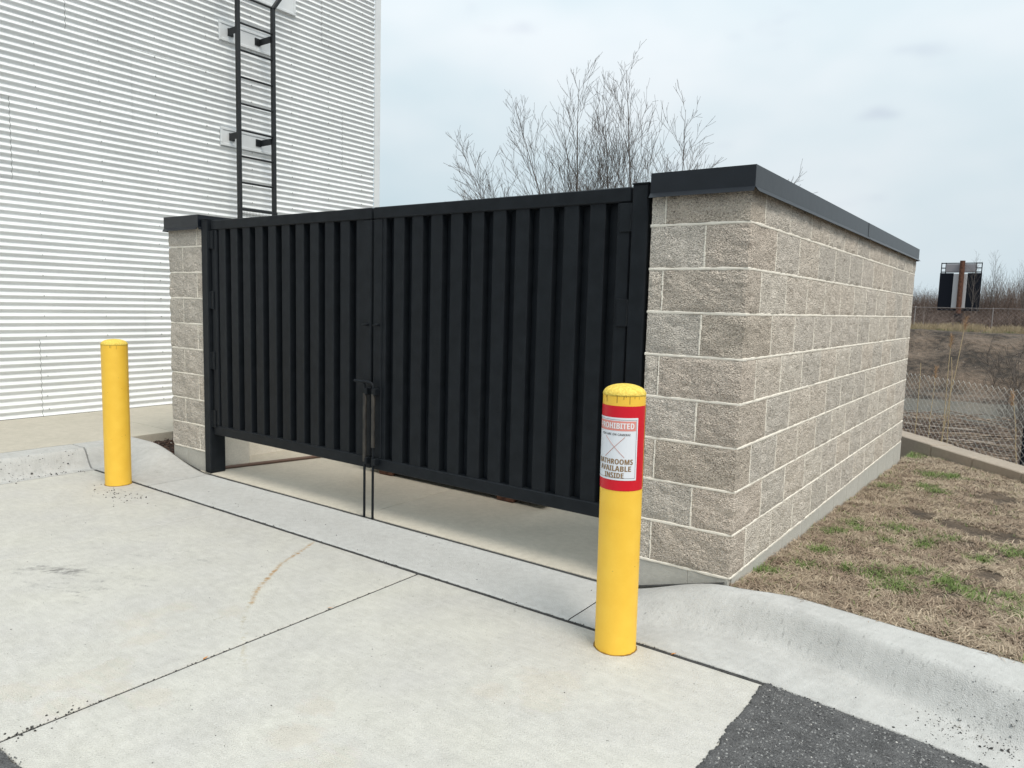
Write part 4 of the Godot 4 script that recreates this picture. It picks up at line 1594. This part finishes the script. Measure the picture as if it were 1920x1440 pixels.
func build_lawn_grass() -> void:
	var clumps := []
	for kind in 4:
		var s := Shape.new()
		s.has_color = true
		var rr := RandomNumberGenerator.new()
		rr.seed = 300 + kind
		var green := kind == 3
		for k in (9 if not green else 8):
			var a := rr.randf_range(0, TAU)
			var d := Vector3(cos(a), 0, sin(a))
			var side := Vector3(-d.z, 0, d.x) * rr.randf_range(0.0010, 0.0019)
			var long := rr.randf_range(0.025, 0.065) if not green else rr.randf_range(0.022, 0.055)
			var lift := rr.randf_range(0.05, 0.6) if not green else rr.randf_range(0.3, 1.0)
			var p := Vector3(rr.randf_range(-0.02, 0.02), rr.randf_range(0.0, 0.006), rr.randf_range(-0.02, 0.02))
			var q := p + (d * cos(lift) + Vector3.UP * sin(lift)) * long * 0.55
			var e := q + (d * cos(lift - 0.6) + Vector3.UP * sin(lift - 0.6)) * long * 0.45
			var tone := rr.randf_range(0.65, 1.25)
			s.tint = Color(tone, tone, tone)
			var i := s.point(p - side, Vector3.UP)
			s.point(p + side, Vector3.UP)
			s.point(q + side * 0.8, Vector3.UP)
			s.point(q - side * 0.8, Vector3.UP)
			s.point(e, Vector3.UP)
			s.face(i, i + 1, i + 2)
			s.face(i, i + 2, i + 3)
			s.face(i + 3, i + 2, i + 4)
		clumps.append(s.mesh(mats.blade))
	var greens := [[0.53, -0.66, 0.11], [0.61, -0.57, 0.12], [0.64, -0.83, 0.09], [0.8, -0.8, 0.12], [0.87, -0.71, 0.12], [0.92, -0.64, 0.09], [1.06, -0.76, 0.07], [1.1, -0.55, 0.08], [0.2, -1.73, 0.07], [0.28, -1.59, 0.09], [0.46, -1.79, 0.12], [0.15, -1.44, 0.09], [0.2, -0.93, 0.1], [0.05, -0.39, 0.08], [0.2, -0.59, 0.07], [0.61, -1.53, 0.09], [0.74, -1.71, 0.09], [0.44, -1.42, 0.06], [0.37, -0.68, 0.06], [0.4, -3.45, 0.13], [0.47, -3.31, 0.12], [0.37, -4.16, 0.17], [0.49, -4.19, 0.17], [0.15, -3.22, 0.12], [0.02, -5.3, 0.22], [1.05, -1.65, 0.12], [0.9, -1.42, 0.09]]
	var soils := [[0.94, -1.5, 0.09], [0.89, -1.52, 0.06], [0.95, -1.09, 0.08], [0.5, -2.33, 0.1], [0.7, -2.18, 0.1], [0.81, -2.1, 0.1], [0.87, -3.38, 0.14], [0.98, -2.04, 0.1]]
	var places := [[], [], [], []]
	var colors := [[], [], [], []]
	var tries := 46000
	for k in tries:
		var x := 0.012 + pow(rng.randf(), 1.25) * 2.6
		var z := lerpf(0.25, -7.0, pow(rng.randf(), 1.25))
		if z > apron_back(maxf(x, 0.03)) + 0.012 * noise_b.get_noise_2d(x * 900.0, 3.0) or past_edging(x, z) > -0.01:
			continue
		var green := 0.0
		for g: Array in greens:
			green = maxf(green, 1.0 - Vector2(x - g[0], (z - g[1]) * 0.8).length() / (float(g[2]) * (1.0 + 0.5 * noise_b.get_noise_2d(x * 800.0, z * 800.0))))
		var bare := 0.0
		for g: Array in soils:
			bare = maxf(bare, 1.0 - Vector2(x - g[0], (z - g[1]) * 0.6).length() / (float(g[2]) * (1.0 + 0.6 * noise_b.get_noise_2d(x * 700.0, z * 700.0 + 50.0))))
		if bare > 0.0 and green <= 0.0 and rng.randf() < 0.5 + 2.0 * bare:
			continue
		var patch := noise_a.get_noise_2d(x * 260.0 + 900.0, z * 260.0)
		if patch < -0.30 and rng.randf() < 0.45:
			continue
		var t := Transform3D(Basis(Vector3.UP, rng.randf() * TAU).scaled(Vector3.ONE * rng.randf_range(0.75, 1.25)), Vector3(x, lawn_y(x, z) - 0.002, z))
		var kind := 3 if green > 0.0 and rng.randf() < 0.12 + green * 1.0 else rng.randi_range(0, 2)
		if kind < 3 and rng.randf() < 0.025:
			kind = 3
		var c := Color(0.36, 0.275, 0.19).lerp(Color(0.60, 0.49, 0.36), rng.randf())
		if patch < 0.0 or rng.randf() < 0.2:
			c = c.lerp(Color(0.20, 0.125, 0.085), rng.randf_range(0.15, 0.7))
		if kind == 3:
			c = Color(0.085, 0.135, 0.03).lerp(Color(0.20, 0.27, 0.075), rng.randf())
		places[kind].append(t)
		colors[kind].append(c)
	var root := thing("dry_grass", "short straw brown lawn grass with a few fresh green tufts", "grass")
	root.set_meta("kind", "stuff")
	for k in 4:
		scatter("green_tuft" if k == 3 else "straw_tuft", clumps[k], places[k], colors[k], root)


func pebble(seed_: int) -> Shape:
	var s := Shape.new()
	var rr := RandomNumberGenerator.new()
	rr.seed = seed_
	var ico := []
	for p: Vector3 in [Vector3(0, 1, 0), Vector3(0.9, 0.3, 0), Vector3(0.28, 0.3, 0.85), Vector3(-0.72, 0.3, 0.53), Vector3(-0.72, 0.3, -0.53), Vector3(0.28, 0.3, -0.85), Vector3(0.7, -0.5, 0.5), Vector3(-0.3, -0.5, 0.8), Vector3(-0.86, -0.5, 0), Vector3(-0.3, -0.5, -0.8), Vector3(0.7, -0.5, -0.5)]:
		ico.append(p * rr.randf_range(0.7, 1.15) * Vector3(1, 0.75, 1))
	for k in 5:
		var a := 1 + k
		var b := 1 + (k + 1) % 5
		s.triangle(ico[0], ico[a], ico[b], ico[0] + ico[a] + ico[b])
		var c := 6 + k
		var d := 6 + (k + 1) % 5
		s.triangle(ico[a], ico[b], ico[c], ico[a] + ico[b] + ico[c])
		s.triangle(ico[b], ico[c], ico[d], ico[b] + ico[c] + ico[d])
	return s


func build_gravel() -> void:
	var meshes := [pebble(1).mesh(mats.tint), pebble(2).mesh(mats.tint)]
	var places := [[], []]
	var colors := [[], []]
	var put := func(x: float, z: float, y: float, size: float, c: Color) -> void:
		var k := rng.randi_range(0, 1)
		var b := Basis.from_euler(Vector3(rng.randf() * TAU, rng.randf() * TAU, rng.randf() * TAU)).scaled(Vector3(size, size * 0.8, size))
		places[k].append(Transform3D(b, Vector3(x, y + size * 0.35, z)))
		colors[k].append(c)
	var dark := func() -> Color:
		return Color(0.03, 0.03, 0.03).lerp(Color(0.09, 0.085, 0.08), rng.randf())
	# swept heap on the right gutter
	for k in 260:
		var p := Vector2(1.02 + rng.randfn(0, 0.09), 0.43 + rng.randfn(0, 0.06))
		if p.y < apron_edge(p.x) - 0.005:
			put.call(p.x, p.y, apron_y(p.x, p.y), rng.randf_range(0.0012, 0.0035) * (2.2 if rng.randf() < 0.06 else 1.0), dark.call() if rng.randf() < 0.93 else Color(0.4, 0.38, 0.34))
	# left kerb gutter, bollard foot, joints, loose bits on the pad
	for k in 130:
		var x := -5.09 + rng.randfn(0, 0.05)
		put.call(x, rng.randf_range(0.6, 1.5), apron_y(x, 1.0), rng.randf_range(0.0015, 0.006) * (2.0 if rng.randf() < 0.08 else 1.0), dark.call())
	for k in 70:
		var p := Vector2(-4.1 + rng.randfn(0, 0.18), 0.79 + rng.randfn(0, 0.08))
		if p.distance_to(Vector2(-4.42, 0.63)) > 0.11:
			put.call(p.x, p.y, GROUND, rng.randf_range(0.0015, 0.0065), dark.call())
	for k in 300:
		var x := rng.randf_range(-4.9, 0.3)
		put.call(x, 0.532 + rng.randfn(0, 0.008), GROUND - 0.003, rng.randf_range(0.0015, 0.005), dark.call())
	for k in 160:
		var z := pow(rng.randf(), 0.5) * 1.9 + 0.55
		put.call(-1.451 + rng.randfn(0, 0.006), z, GROUND - 0.003, rng.randf_range(0.0012, 0.0045), dark.call())
	for k in 34:
		put.call(-1.455 + rng.randfn(0.0, 0.03), 2.42 - absf(rng.randfn(0, 0.12)), GROUND, rng.randf_range(0.0015, 0.006), dark.call())
	for k in 110:
		put.call(rng.randf_range(-4.8, 0.3), rng.randf_range(0.6, 2.4), GROUND, rng.randf_range(0.001, 0.0032), dark.call())
	for k in 60:
		var x := rng.randf_range(-4.2, 1.3)
		var z := rng.randf_range(0.06, 0.5)
		put.call(x, z, apron_y(x, z), rng.randf_range(0.001, 0.004), dark.call())
	var root := thing("loose_gravel", "scattered dark gravel crumbs in the gutters and pad joints", "gravel")
	root.set_meta("kind", "stuff")
	for k in 2:
		scatter("crumb", meshes[k], places[k], colors[k], root)
	# stones set in the asphalt
	places[0].clear()
	places[1].clear()
	colors[0].clear()
	colors[1].clear()
	for k in 15000:
		var x := rng.randf_range(0.33, 1.35)
		var z := rng.randf_range(0.52, 1.75)
		if k % 9 == 0:
			x = rng.randf_range(-1.75, -1.1)
			z = rng.randf_range(2.44, 2.75)
		elif z < apron_edge(x) + 0.004 or x < 0.338:
			continue
		var c := Color(0.05, 0.05, 0.052).lerp(Color(0.30, 0.297, 0.29), pow(rng.randf(), 1.3))
		if rng.randf() < 0.012:
			c = Color(0.48, 0.46, 0.43)
		put.call(x, z, GROUND + 0.0025, rng.randf_range(0.0026, 0.0066) * (0.7 if x < 0.36 else 1.0), c)
	root = thing("asphalt_stone", "fine angular stones set in the asphalt surface", "stones")
	root.set_meta("kind", "stuff")
	for k in 2:
		scatter("aggregate_stone", meshes[k], places[k], colors[k], root)
	# mulch chips
	var chip := Shape.new()
	chip.box(Vector3.ZERO, Vector3(1, 0.25, 0.4), 0.08)
	var spots := []
	var tones := []
	for k in 900:
		var x := rng.randf_range(-5.42, -4.79)
		var z := -absf(rng.randfn(0, 0.9)) + 0.01
		if z < -4.5:
			continue
		spots.append(Transform3D(Basis.from_euler(Vector3(rng.randfn(0, 0.5), rng.randf() * TAU, rng.randfn(0, 0.5))).scaled(Vector3.ONE * rng.randf_range(0.012, 0.035)), Vector3(x, -0.094 + rng.randf() * 0.012, z)))
		tones.append(Color(0.03, 0.018, 0.014).lerp(Color(0.13, 0.075, 0.055), rng.randf()) if rng.randf() < 0.97 else Color(0.5, 0.46, 0.42))
	root = thing("mulch_chip", "shredded dark bark chips lying in the mulch bed", "mulch")
	root.set_meta("kind", "stuff")
	scatter("bark_chip", chip.mesh(mats.tint), spots, tones, root)
	# leaves caught in the joint
	for r: Array in [[Vector3(-1.452, GROUND + 0.004, 1.12), 0.6, "orange leaf scrap in the pad joint, nearest the gutter strip"], [Vector3(-1.45, GROUND + 0.004, 1.74), 2.0, "orange leaf scrap midway along the pad joint"], [Vector3(-0.03, GROUND + 0.004, 0.535), 1.1, "orange leaf scrap in the gutter joint right of the notice bollard"]]:
		var s := Shape.new()
		s.triangle(Vector3(-0.014, 0.0, 0), Vector3(0, 0.003, 0.007), Vector3(0, 0.0005, -0.006), Vector3.UP)
		s.triangle(Vector3(0.016, 0.002, 0.002), Vector3(0, 0.003, 0.007), Vector3(0, 0.0005, -0.006), Vector3.UP)
		var o := solo("leaf_scrap", s, mats.leaf, r[2], "leaf", "leaf scraps in the joints")
		o.position = r[0]
		o.rotation.y = r[1]


# ---------------------------------------------------------------- far side of the lawn
func build_edging() -> void:
	var e := thing("edging_wall", "low weathered concrete edging wall along the far side of the lawn", "edging")
	var turn := Basis(Vector3.UP, -atan2(0.767, 0.642))
	for k in 15:
		var s := Shape.new()
		var along := -2.0 + 0.62 * k
		var m := edging_point(along + 0.31, 0.13)
		s.box(Vector3(m.x, -0.245 + rng.randf_range(-0.004, 0.004), m.y), Vector3(0.613, 0.30, 0.25), 0.008, turn)
		piece("edging_block", s, mats.edging, e)


func link_mesh(s: Shape, a: Vector2, dir: Vector2, length: float, y0: float, y1: float, cell: float, r: float) -> void:
	var n := int(length / cell)
	var rows := int((y1 - y0) / (cell * 0.9))
	for i in n:
		var path := PackedVector3Array()
		for j in rows + 1:
			var off := (0.5 if (i + j) % 2 else -0.5) * cell * 1.03
			var p := a + dir * (i * cell + off)
			var depth := 0.0025 if j % 2 else -0.0025
			var q := Vector2(-dir.y, dir.x) * depth
			path.append(Vector3(p.x + q.x, y1 - j * cell * 0.9, p.y + q.y))
		s.tube(path, PackedFloat32Array([r]), 4, false)


func build_fences() -> void:
	var f := thing("chain_link_fence", "galvanised chain link fence just behind the low edging wall", "fence", Vector3.ZERO, "chain link fences")
	var s := Shape.new()
	var a := edging_point(-2.2, 0.42)
	var dir := Vector2(0.642, 0.767)
	link_mesh(s, a, dir, 6.6, -0.75, 0.56, 0.042, 0.0021)
	piece("wire_mesh", s, mats.galvanised, f)
	for along: float in [-1.6, 1.16, 4.0]:
		s = Shape.new()
		var p := edging_point(along, 0.46)
		s.rod(Vector3(p.x, -1.05, p.y), Vector3(p.x, 0.5, p.y), 0.018, 10)
		piece("post", s, mats.sign_dark, f)
	f = thing("chain_link_fence", "distant low chain link fence on top of the earth bank", "fence", Vector3.ZERO, "chain link fences")
	s = Shape.new()
	link_mesh(s, Vector2(-13, -35), Vector2(1, 0), 18.0, 0.5, 1.62, 0.10, 0.003)
	s.rod(Vector3(-13, 1.62, -35), Vector3(5, 1.62, -35), 0.008, 5)
	piece("wire_mesh", s, mats.old_wire, f)
	for k in 7:
		s = Shape.new()
		s.rod(Vector3(-13 + 3 * k, 0.3, -35.03), Vector3(-13 + 3 * k, 1.66, -35.03), 0.022, 6)
		piece("post", s, mats.old_wire, f)


func build_billboard() -> void:
	var b := thing("billboard", "old two-panel dark billboard on a rusty pole beyond the bank", "billboard", Vector3(-4.5, 0.5, -60))
	var lo := 1.3
	var hi := 3.9
	var s := Shape.new()
	s.rod(Vector3(0, -0.2, 0.25), Vector3(0, 4.78, 0.25), 0.17, 12)
	piece("pole", s, mats.rust, b)
	s = Shape.new()
	s.rod(Vector3(0.02, -0.3, 0.3), Vector3(0.02, 0.95, 0.3), 0.27, 12)
	piece("pole_sleeve", s, mats.sign_dark, b)
	for r: Array in [[-1.4, -0.52, mats.sign_dark, "dark_panel"], [0.36, 1.25, mats.sign_dark, "dark_panel"], [-0.52, 0.36, mats.sign_white, "pale_strip"]]:
		s = Shape.new()
		s.box(Vector3((r[0] + r[1]) * 0.5, (lo + hi) * 0.5, 0), Vector3(float(r[1]) - float(r[0]) - 0.01, hi - lo - (0.0 if r[3] == "dark_panel" else 0.1), 0.12), 0.01)
		piece(r[3], s, r[2], b)
	for r: Array in [[-1.05, -0.1], [0.12, 0.85]]:
		s = Shape.new()
		s.box(Vector3((r[0] + r[1]) * 0.5, 4.27, 0), Vector3(float(r[1]) - float(r[0]), 0.58, 0.06), 0.01)
		piece("top_panel", s, mats.sign_grey, b)
	s = Shape.new()
	for y: float in [4.62, 4.27, 3.98]:
		s.box(Vector3(-0.07, y, -0.06), Vector3(2.56, 0.07, 0.05), 0.005)
	for x: float in [-1.34, -1.06, 0.86, 1.2]:
		s.box(Vector3(x, 4.28, -0.02), Vector3(0.06, 0.76, 0.05), 0.005)
	piece("frame", s, mats.sign_dark, b)
	s = Shape.new()
	s.box(Vector3(-0.07, 1.22, 0.05), Vector3(2.66, 0.12, 0.14), 0.01)
	piece("lower_beam", s, mats.sign_dark, b)


func build_far_plants() -> void:
	# reeds against the fence
	var reeds := [
		[0.20, -5.95, 1.42, 0.10, true, "tall dry reed with a full plume, leaning right at the fence"],
		[0.24, -6.0, 1.22, 0.0, true, "straight dry reed with a drooping plume at the fence"],
		[0.30, -5.9, 1.05, -0.02, false, "bare pale reed stalk beside the plumed reeds"],
		[-0.06, -6.25, 0.95, 0.0, false, "thin bare reed stalk near the wall's far end"],
		[0.05, -6.35, 0.85, 0.03, true, "short reed with a narrow plume nearest the wall"],
		[0.98, -5.25, 0.72, -0.12, true, "short pale reed leaning left near the fence post"],
	]
	for r: Array in reeds:
		var t := thing("dry_reed", r[5], "reed", Vector3(r[0], -0.45, r[1]), "dry reeds at the fence")
		var s := Shape.new()
		var h: float = float(r[2]) + 0.2
		var lean: float = r[3]
		var path := PackedVector3Array()
		for i in 7:
			var k := i / 6.0
			path.append(Vector3(lean * k * h + rng.randfn(0, 0.004), k * h, rng.randfn(0, 0.004)))
		s.tube(path, PackedFloat32Array([0.006, 0.0055, 0.005, 0.0045, 0.004, 0.0035, 0.003]), 5)
		piece("stalk", s, mats.straw, t)
		if r[4]:
			s = Shape.new()
			for i in 60:
				var k := rng.randf()
				var base := path[6] + Vector3(lean * 0.1, 1, 0) * (k * 0.13 - 0.08)
				var d := Vector3(rng.randfn(0, 0.5) + lean * 2.0, 0.9, rng.randfn(0, 0.5)).normalized()
				s.tube(PackedVector3Array([base, base + d * rng.randf_range(0.03, 0.06)]), PackedFloat32Array([0.0022, 0.001]), 3, false)
			piece("plume", s, mats.plume, t)
	# flattened dead stalks between fence and pond
	var s := Shape.new()
	s.has_color = true
	for k in 1500:
		var z := rng.randf_range(-6.6, -16.2)
		var x := rng.randf_range(-4.5, 4.0)
		var a := rng.randfn(0.0, 0.5)
		var long := rng.randf_range(0.4, 1.7)
		var y := land_y(x, z) + rng.randf_range(0.01, 0.20)
		var d := Vector3(cos(a), rng.randfn(0, 0.16), sin(a)) * long * 0.5
		s.tint = Color(0.09, 0.06, 0.05).lerp(Color(0.36, 0.28, 0.21), pow(rng.randf(), 1.6))
		s.tube(PackedVector3Array([Vector3(x, y, z) - d, Vector3(x, y + rng.randf_range(-0.02, 0.06), z), Vector3(x, y, z) + d]), PackedFloat32Array([rng.randf_range(0.003, 0.010)]), 4, false)
	solo("dead_stalks", s, mats.tint, "matted dead stalks lying between the fence and the pond", "dead stalks", "", "stuff")
	for r: Array in [[-0.4, -13.6, 3.2, 0.05, "long pale driftwood log lying farthest behind the fence"], [0.9, -12.2, 2.6, -0.04, "pale driftwood log lying nearest behind the fence"], [-1.3, -15.0, 2.4, 0.1, "weathered log at the edge of the pond, left of the others"]]:
		s = Shape.new()
		var y := land_y(r[0], r[1]) + 0.12
		var path := PackedVector3Array()
		for i in 6:
			path.append(Vector3(float(r[0]) + (i / 5.0 - 0.5) * float(r[2]), y + rng.randfn(0, 0.015), float(r[1]) + (i / 5.0 - 0.5) * float(r[3]) * 6.0))
		s.tube(path, PackedFloat32Array([0.03, 0.034, 0.032, 0.03, 0.026, 0.018]), 7)
		solo("driftwood_log", s, mats.driftwood, r[4], "log", "driftwood logs")
	# bare shrub inside the fence at the frame's right edge
	bare_tree("bare_shrub", Vector3(0.95, -1.1, -8.6), 1.9, Vector3(-0.1, 0, 0), 3, 231, "small dark twiggy shrub behind the fence near the pond", "shrubs by the pond", mats.bark, 3, 0.8, 0.4)
	bare_tree("bare_shrub", Vector3(1.15, -1.1, -9.4), 2.3, Vector3(-0.1, 0, 0.1), 4, 232, "arching bare shrub at the picture's right edge behind the fence", "shrubs by the pond", mats.bark, 3, 0.5, -0.5)
	# trees beyond the bank
	var far := [[-9.2, -58.0, 5.4, 241, "bare tree just left of the billboard"], [-7.6, -52.0, 4.6, 242, "bare tree touching the billboard's left edge"], [-3.4, -56.0, 4.9, 243, "slim bare tree in front of the billboard's right panel"], [-2.6, -62.0, 5.6, 244, "bare tree right of the billboard rising above the thicket"], [-0.6, -60.0, 5.0, 245, "bare tree at the picture's right edge above the thicket"]]
	for r: Array in far:
		bare_tree("far_tree", Vector3(r[0], 0.5, r[1]), r[2], Vector3.ZERO, 2, r[3], r[4], "bare trees beyond the bank", mats.bark, 2, 1.3)
	var pale := [[-5.55, -37.5, 1.9, 251, "leftmost pale sapling stem behind the far fence"], [-5.1, -38.0, 1.7, 252, "second pale sapling stem from the left behind the far fence"], [-4.75, -38.3, 1.8, 253, "third pale sapling stem from the left behind the far fence"], [-4.0, -38.0, 1.5, 254, "pale sapling stem nearest the billboard pole"]]
	for r: Array in pale:
		bare_tree("pale_sapling", Vector3(r[0], 0.5, r[1]), r[2], Vector3.ZERO, 1, r[3], r[4], "pale saplings behind the far fence", mats.pale_bark, 1, 1.7)
	# thicket that reads as one brown mass
	var meshes := []
	for k in 3:
		var w := Shape.new()
		var rr := RandomNumberGenerator.new()
		rr.seed = 260 + k
		for i in 9:
			limb(w, w, Vector3(rr.randfn(0, 0.5), 0, rr.randfn(0, 0.4)), Vector3(rr.randfn(0, 0.25), 1, rr.randfn(0, 0.25)), rr.randf_range(1.6, 2.9), 0.022, 1, rr, 0.6, 2)
		meshes.append(w.mesh(mats.tint))
	var root := thing("thicket", "brown leafless thicket along the horizon beyond the far fence", "thicket")
	root.set_meta("kind", "stuff")
	for k in 3:
		var places := []
		var colors := []
		for i in 330:
			var z := rng.randf_range(-38.0, -80.0)
			var x := rng.randf_range(-26.0, 12.0)
			if z > -61.0 and absf(x - (1.1 - 5.6 * (3.27 - z) / 63.27)) < 1.1:
				continue
			var tall := rng.randf_range(0.22, 0.42) if z > -62.0 else rng.randf_range(0.7, 1.1)
			if x > -3.0 - (-z - 60.0) * 0.03 and z < -62.0:
				tall *= 1.35
			places.append(Transform3D(Basis(Vector3.UP, rng.randf() * TAU).scaled(Vector3(1.25, tall, 1.25)), Vector3(x, 0.5, z)))
			colors.append(Color(0.085, 0.062, 0.052).lerp(Color(0.19, 0.135, 0.11), rng.randf()))
		scatter("brush", meshes[k], places, colors, root)
	# pale dry grass along the bank top
	var blade := Shape.new()
	var rr := RandomNumberGenerator.new()
	rr.seed = 270
	for k in 16:
		var a := rr.randf() * TAU
		var base := Vector3(rr.randfn(0, 0.08), 0, rr.randfn(0, 0.08))
		blade.tube(PackedVector3Array([base, base + Vector3(cos(a) * 0.08, rr.randf_range(0.15, 0.3), sin(a) * 0.08), base + Vector3(cos(a) * 0.2, rr.randf_range(0.3, 0.45), sin(a) * 0.2)]), PackedFloat32Array([0.006, 0.005, 0.003]), 3, false)
	var spots := []
	var tones := []
	for k in 700:
		var x := rng.randf_range(-8.0, 3.0)
		var z := rng.randf_range(-30.5, -37.0)
		var c := Color(0.40, 0.32, 0.21).lerp(Color(0.28, 0.22, 0.13), rng.randf())
		var size := rng.randf_range(0.3, 0.9)
		if x > -3.6 and z > -33.0 and rng.randf() < 0.6:
			c = Color(0.14, 0.17, 0.06)
			size *= 0.4
		spots.append(Transform3D(Basis(Vector3.UP, rng.randf() * TAU).scaled(Vector3.ONE * size), Vector3(x, land_y(x, z) - 0.01, z)))
		tones.append(c)
	root = thing("bank_grass", "pale dry grass tufts along the top of the earth bank", "grass")
	root.set_meta("kind", "stuff")
	scatter("bank_tuft", blade.mesh(mats.tint), spots, tones, root)


func _ready() -> void:
	# camera: solved from the block courses (0.2032 m each)
	var cam := Camera3D.new()
	cam.name = "camera"
	cam.rotation_order = EULER_ORDER_YXZ
	cam.position = Vector3(1.1057, 1.2356, 3.2696)
	cam.rotation = Vector3(-0.10715, 0.62842, 0.02648)
	cam.fov = 55.06
	cam.near = 0.05
	cam.far = 1500.0
	cam.current = true
	add_child(cam)
	# overcast daylight
	var env := Environment.new()
	env.background_mode = Environment.BG_SKY
	env.sky = make_sky()
	env.tonemap_mode = Environment.TONE_MAPPER_LINEAR
	env.tonemap_exposure = 1.56
	env.sdfgi_enabled = true
	env.ssao_enabled = true
	env.ssil_enabled = true
	var we := WorldEnvironment.new()
	we.name = "world_environment"
	we.environment = env
	add_child(we)
	var sun := DirectionalLight3D.new()
	sun.name = "sun"
	sun.light_color = Color(1.0, 0.965, 0.915)
	sun.light_energy = 0.5
	sun.light_angular_distance = 25.0
	sun.shadow_enabled = true
	sun.rotation_degrees = Vector3(-54, 68, 0)
	add_child(sun)

	rng.seed = 20240411
	noise_a.seed = 3
	noise_a.frequency = 0.01
	noise_a.fractal_octaves = 4
	noise_b.seed = 4
	noise_b.frequency = 0.01
	noise_b.fractal_octaves = 3
	make_materials()
	build_ground()
	build_building()
	build_walls()
	build_gate()
	build_enclosure_contents()
	build_bollards()
	build_edging()
	build_fences()
	build_trees()
	build_billboard()
	build_far_plants()
	build_lawn_grass()
	build_gravel()
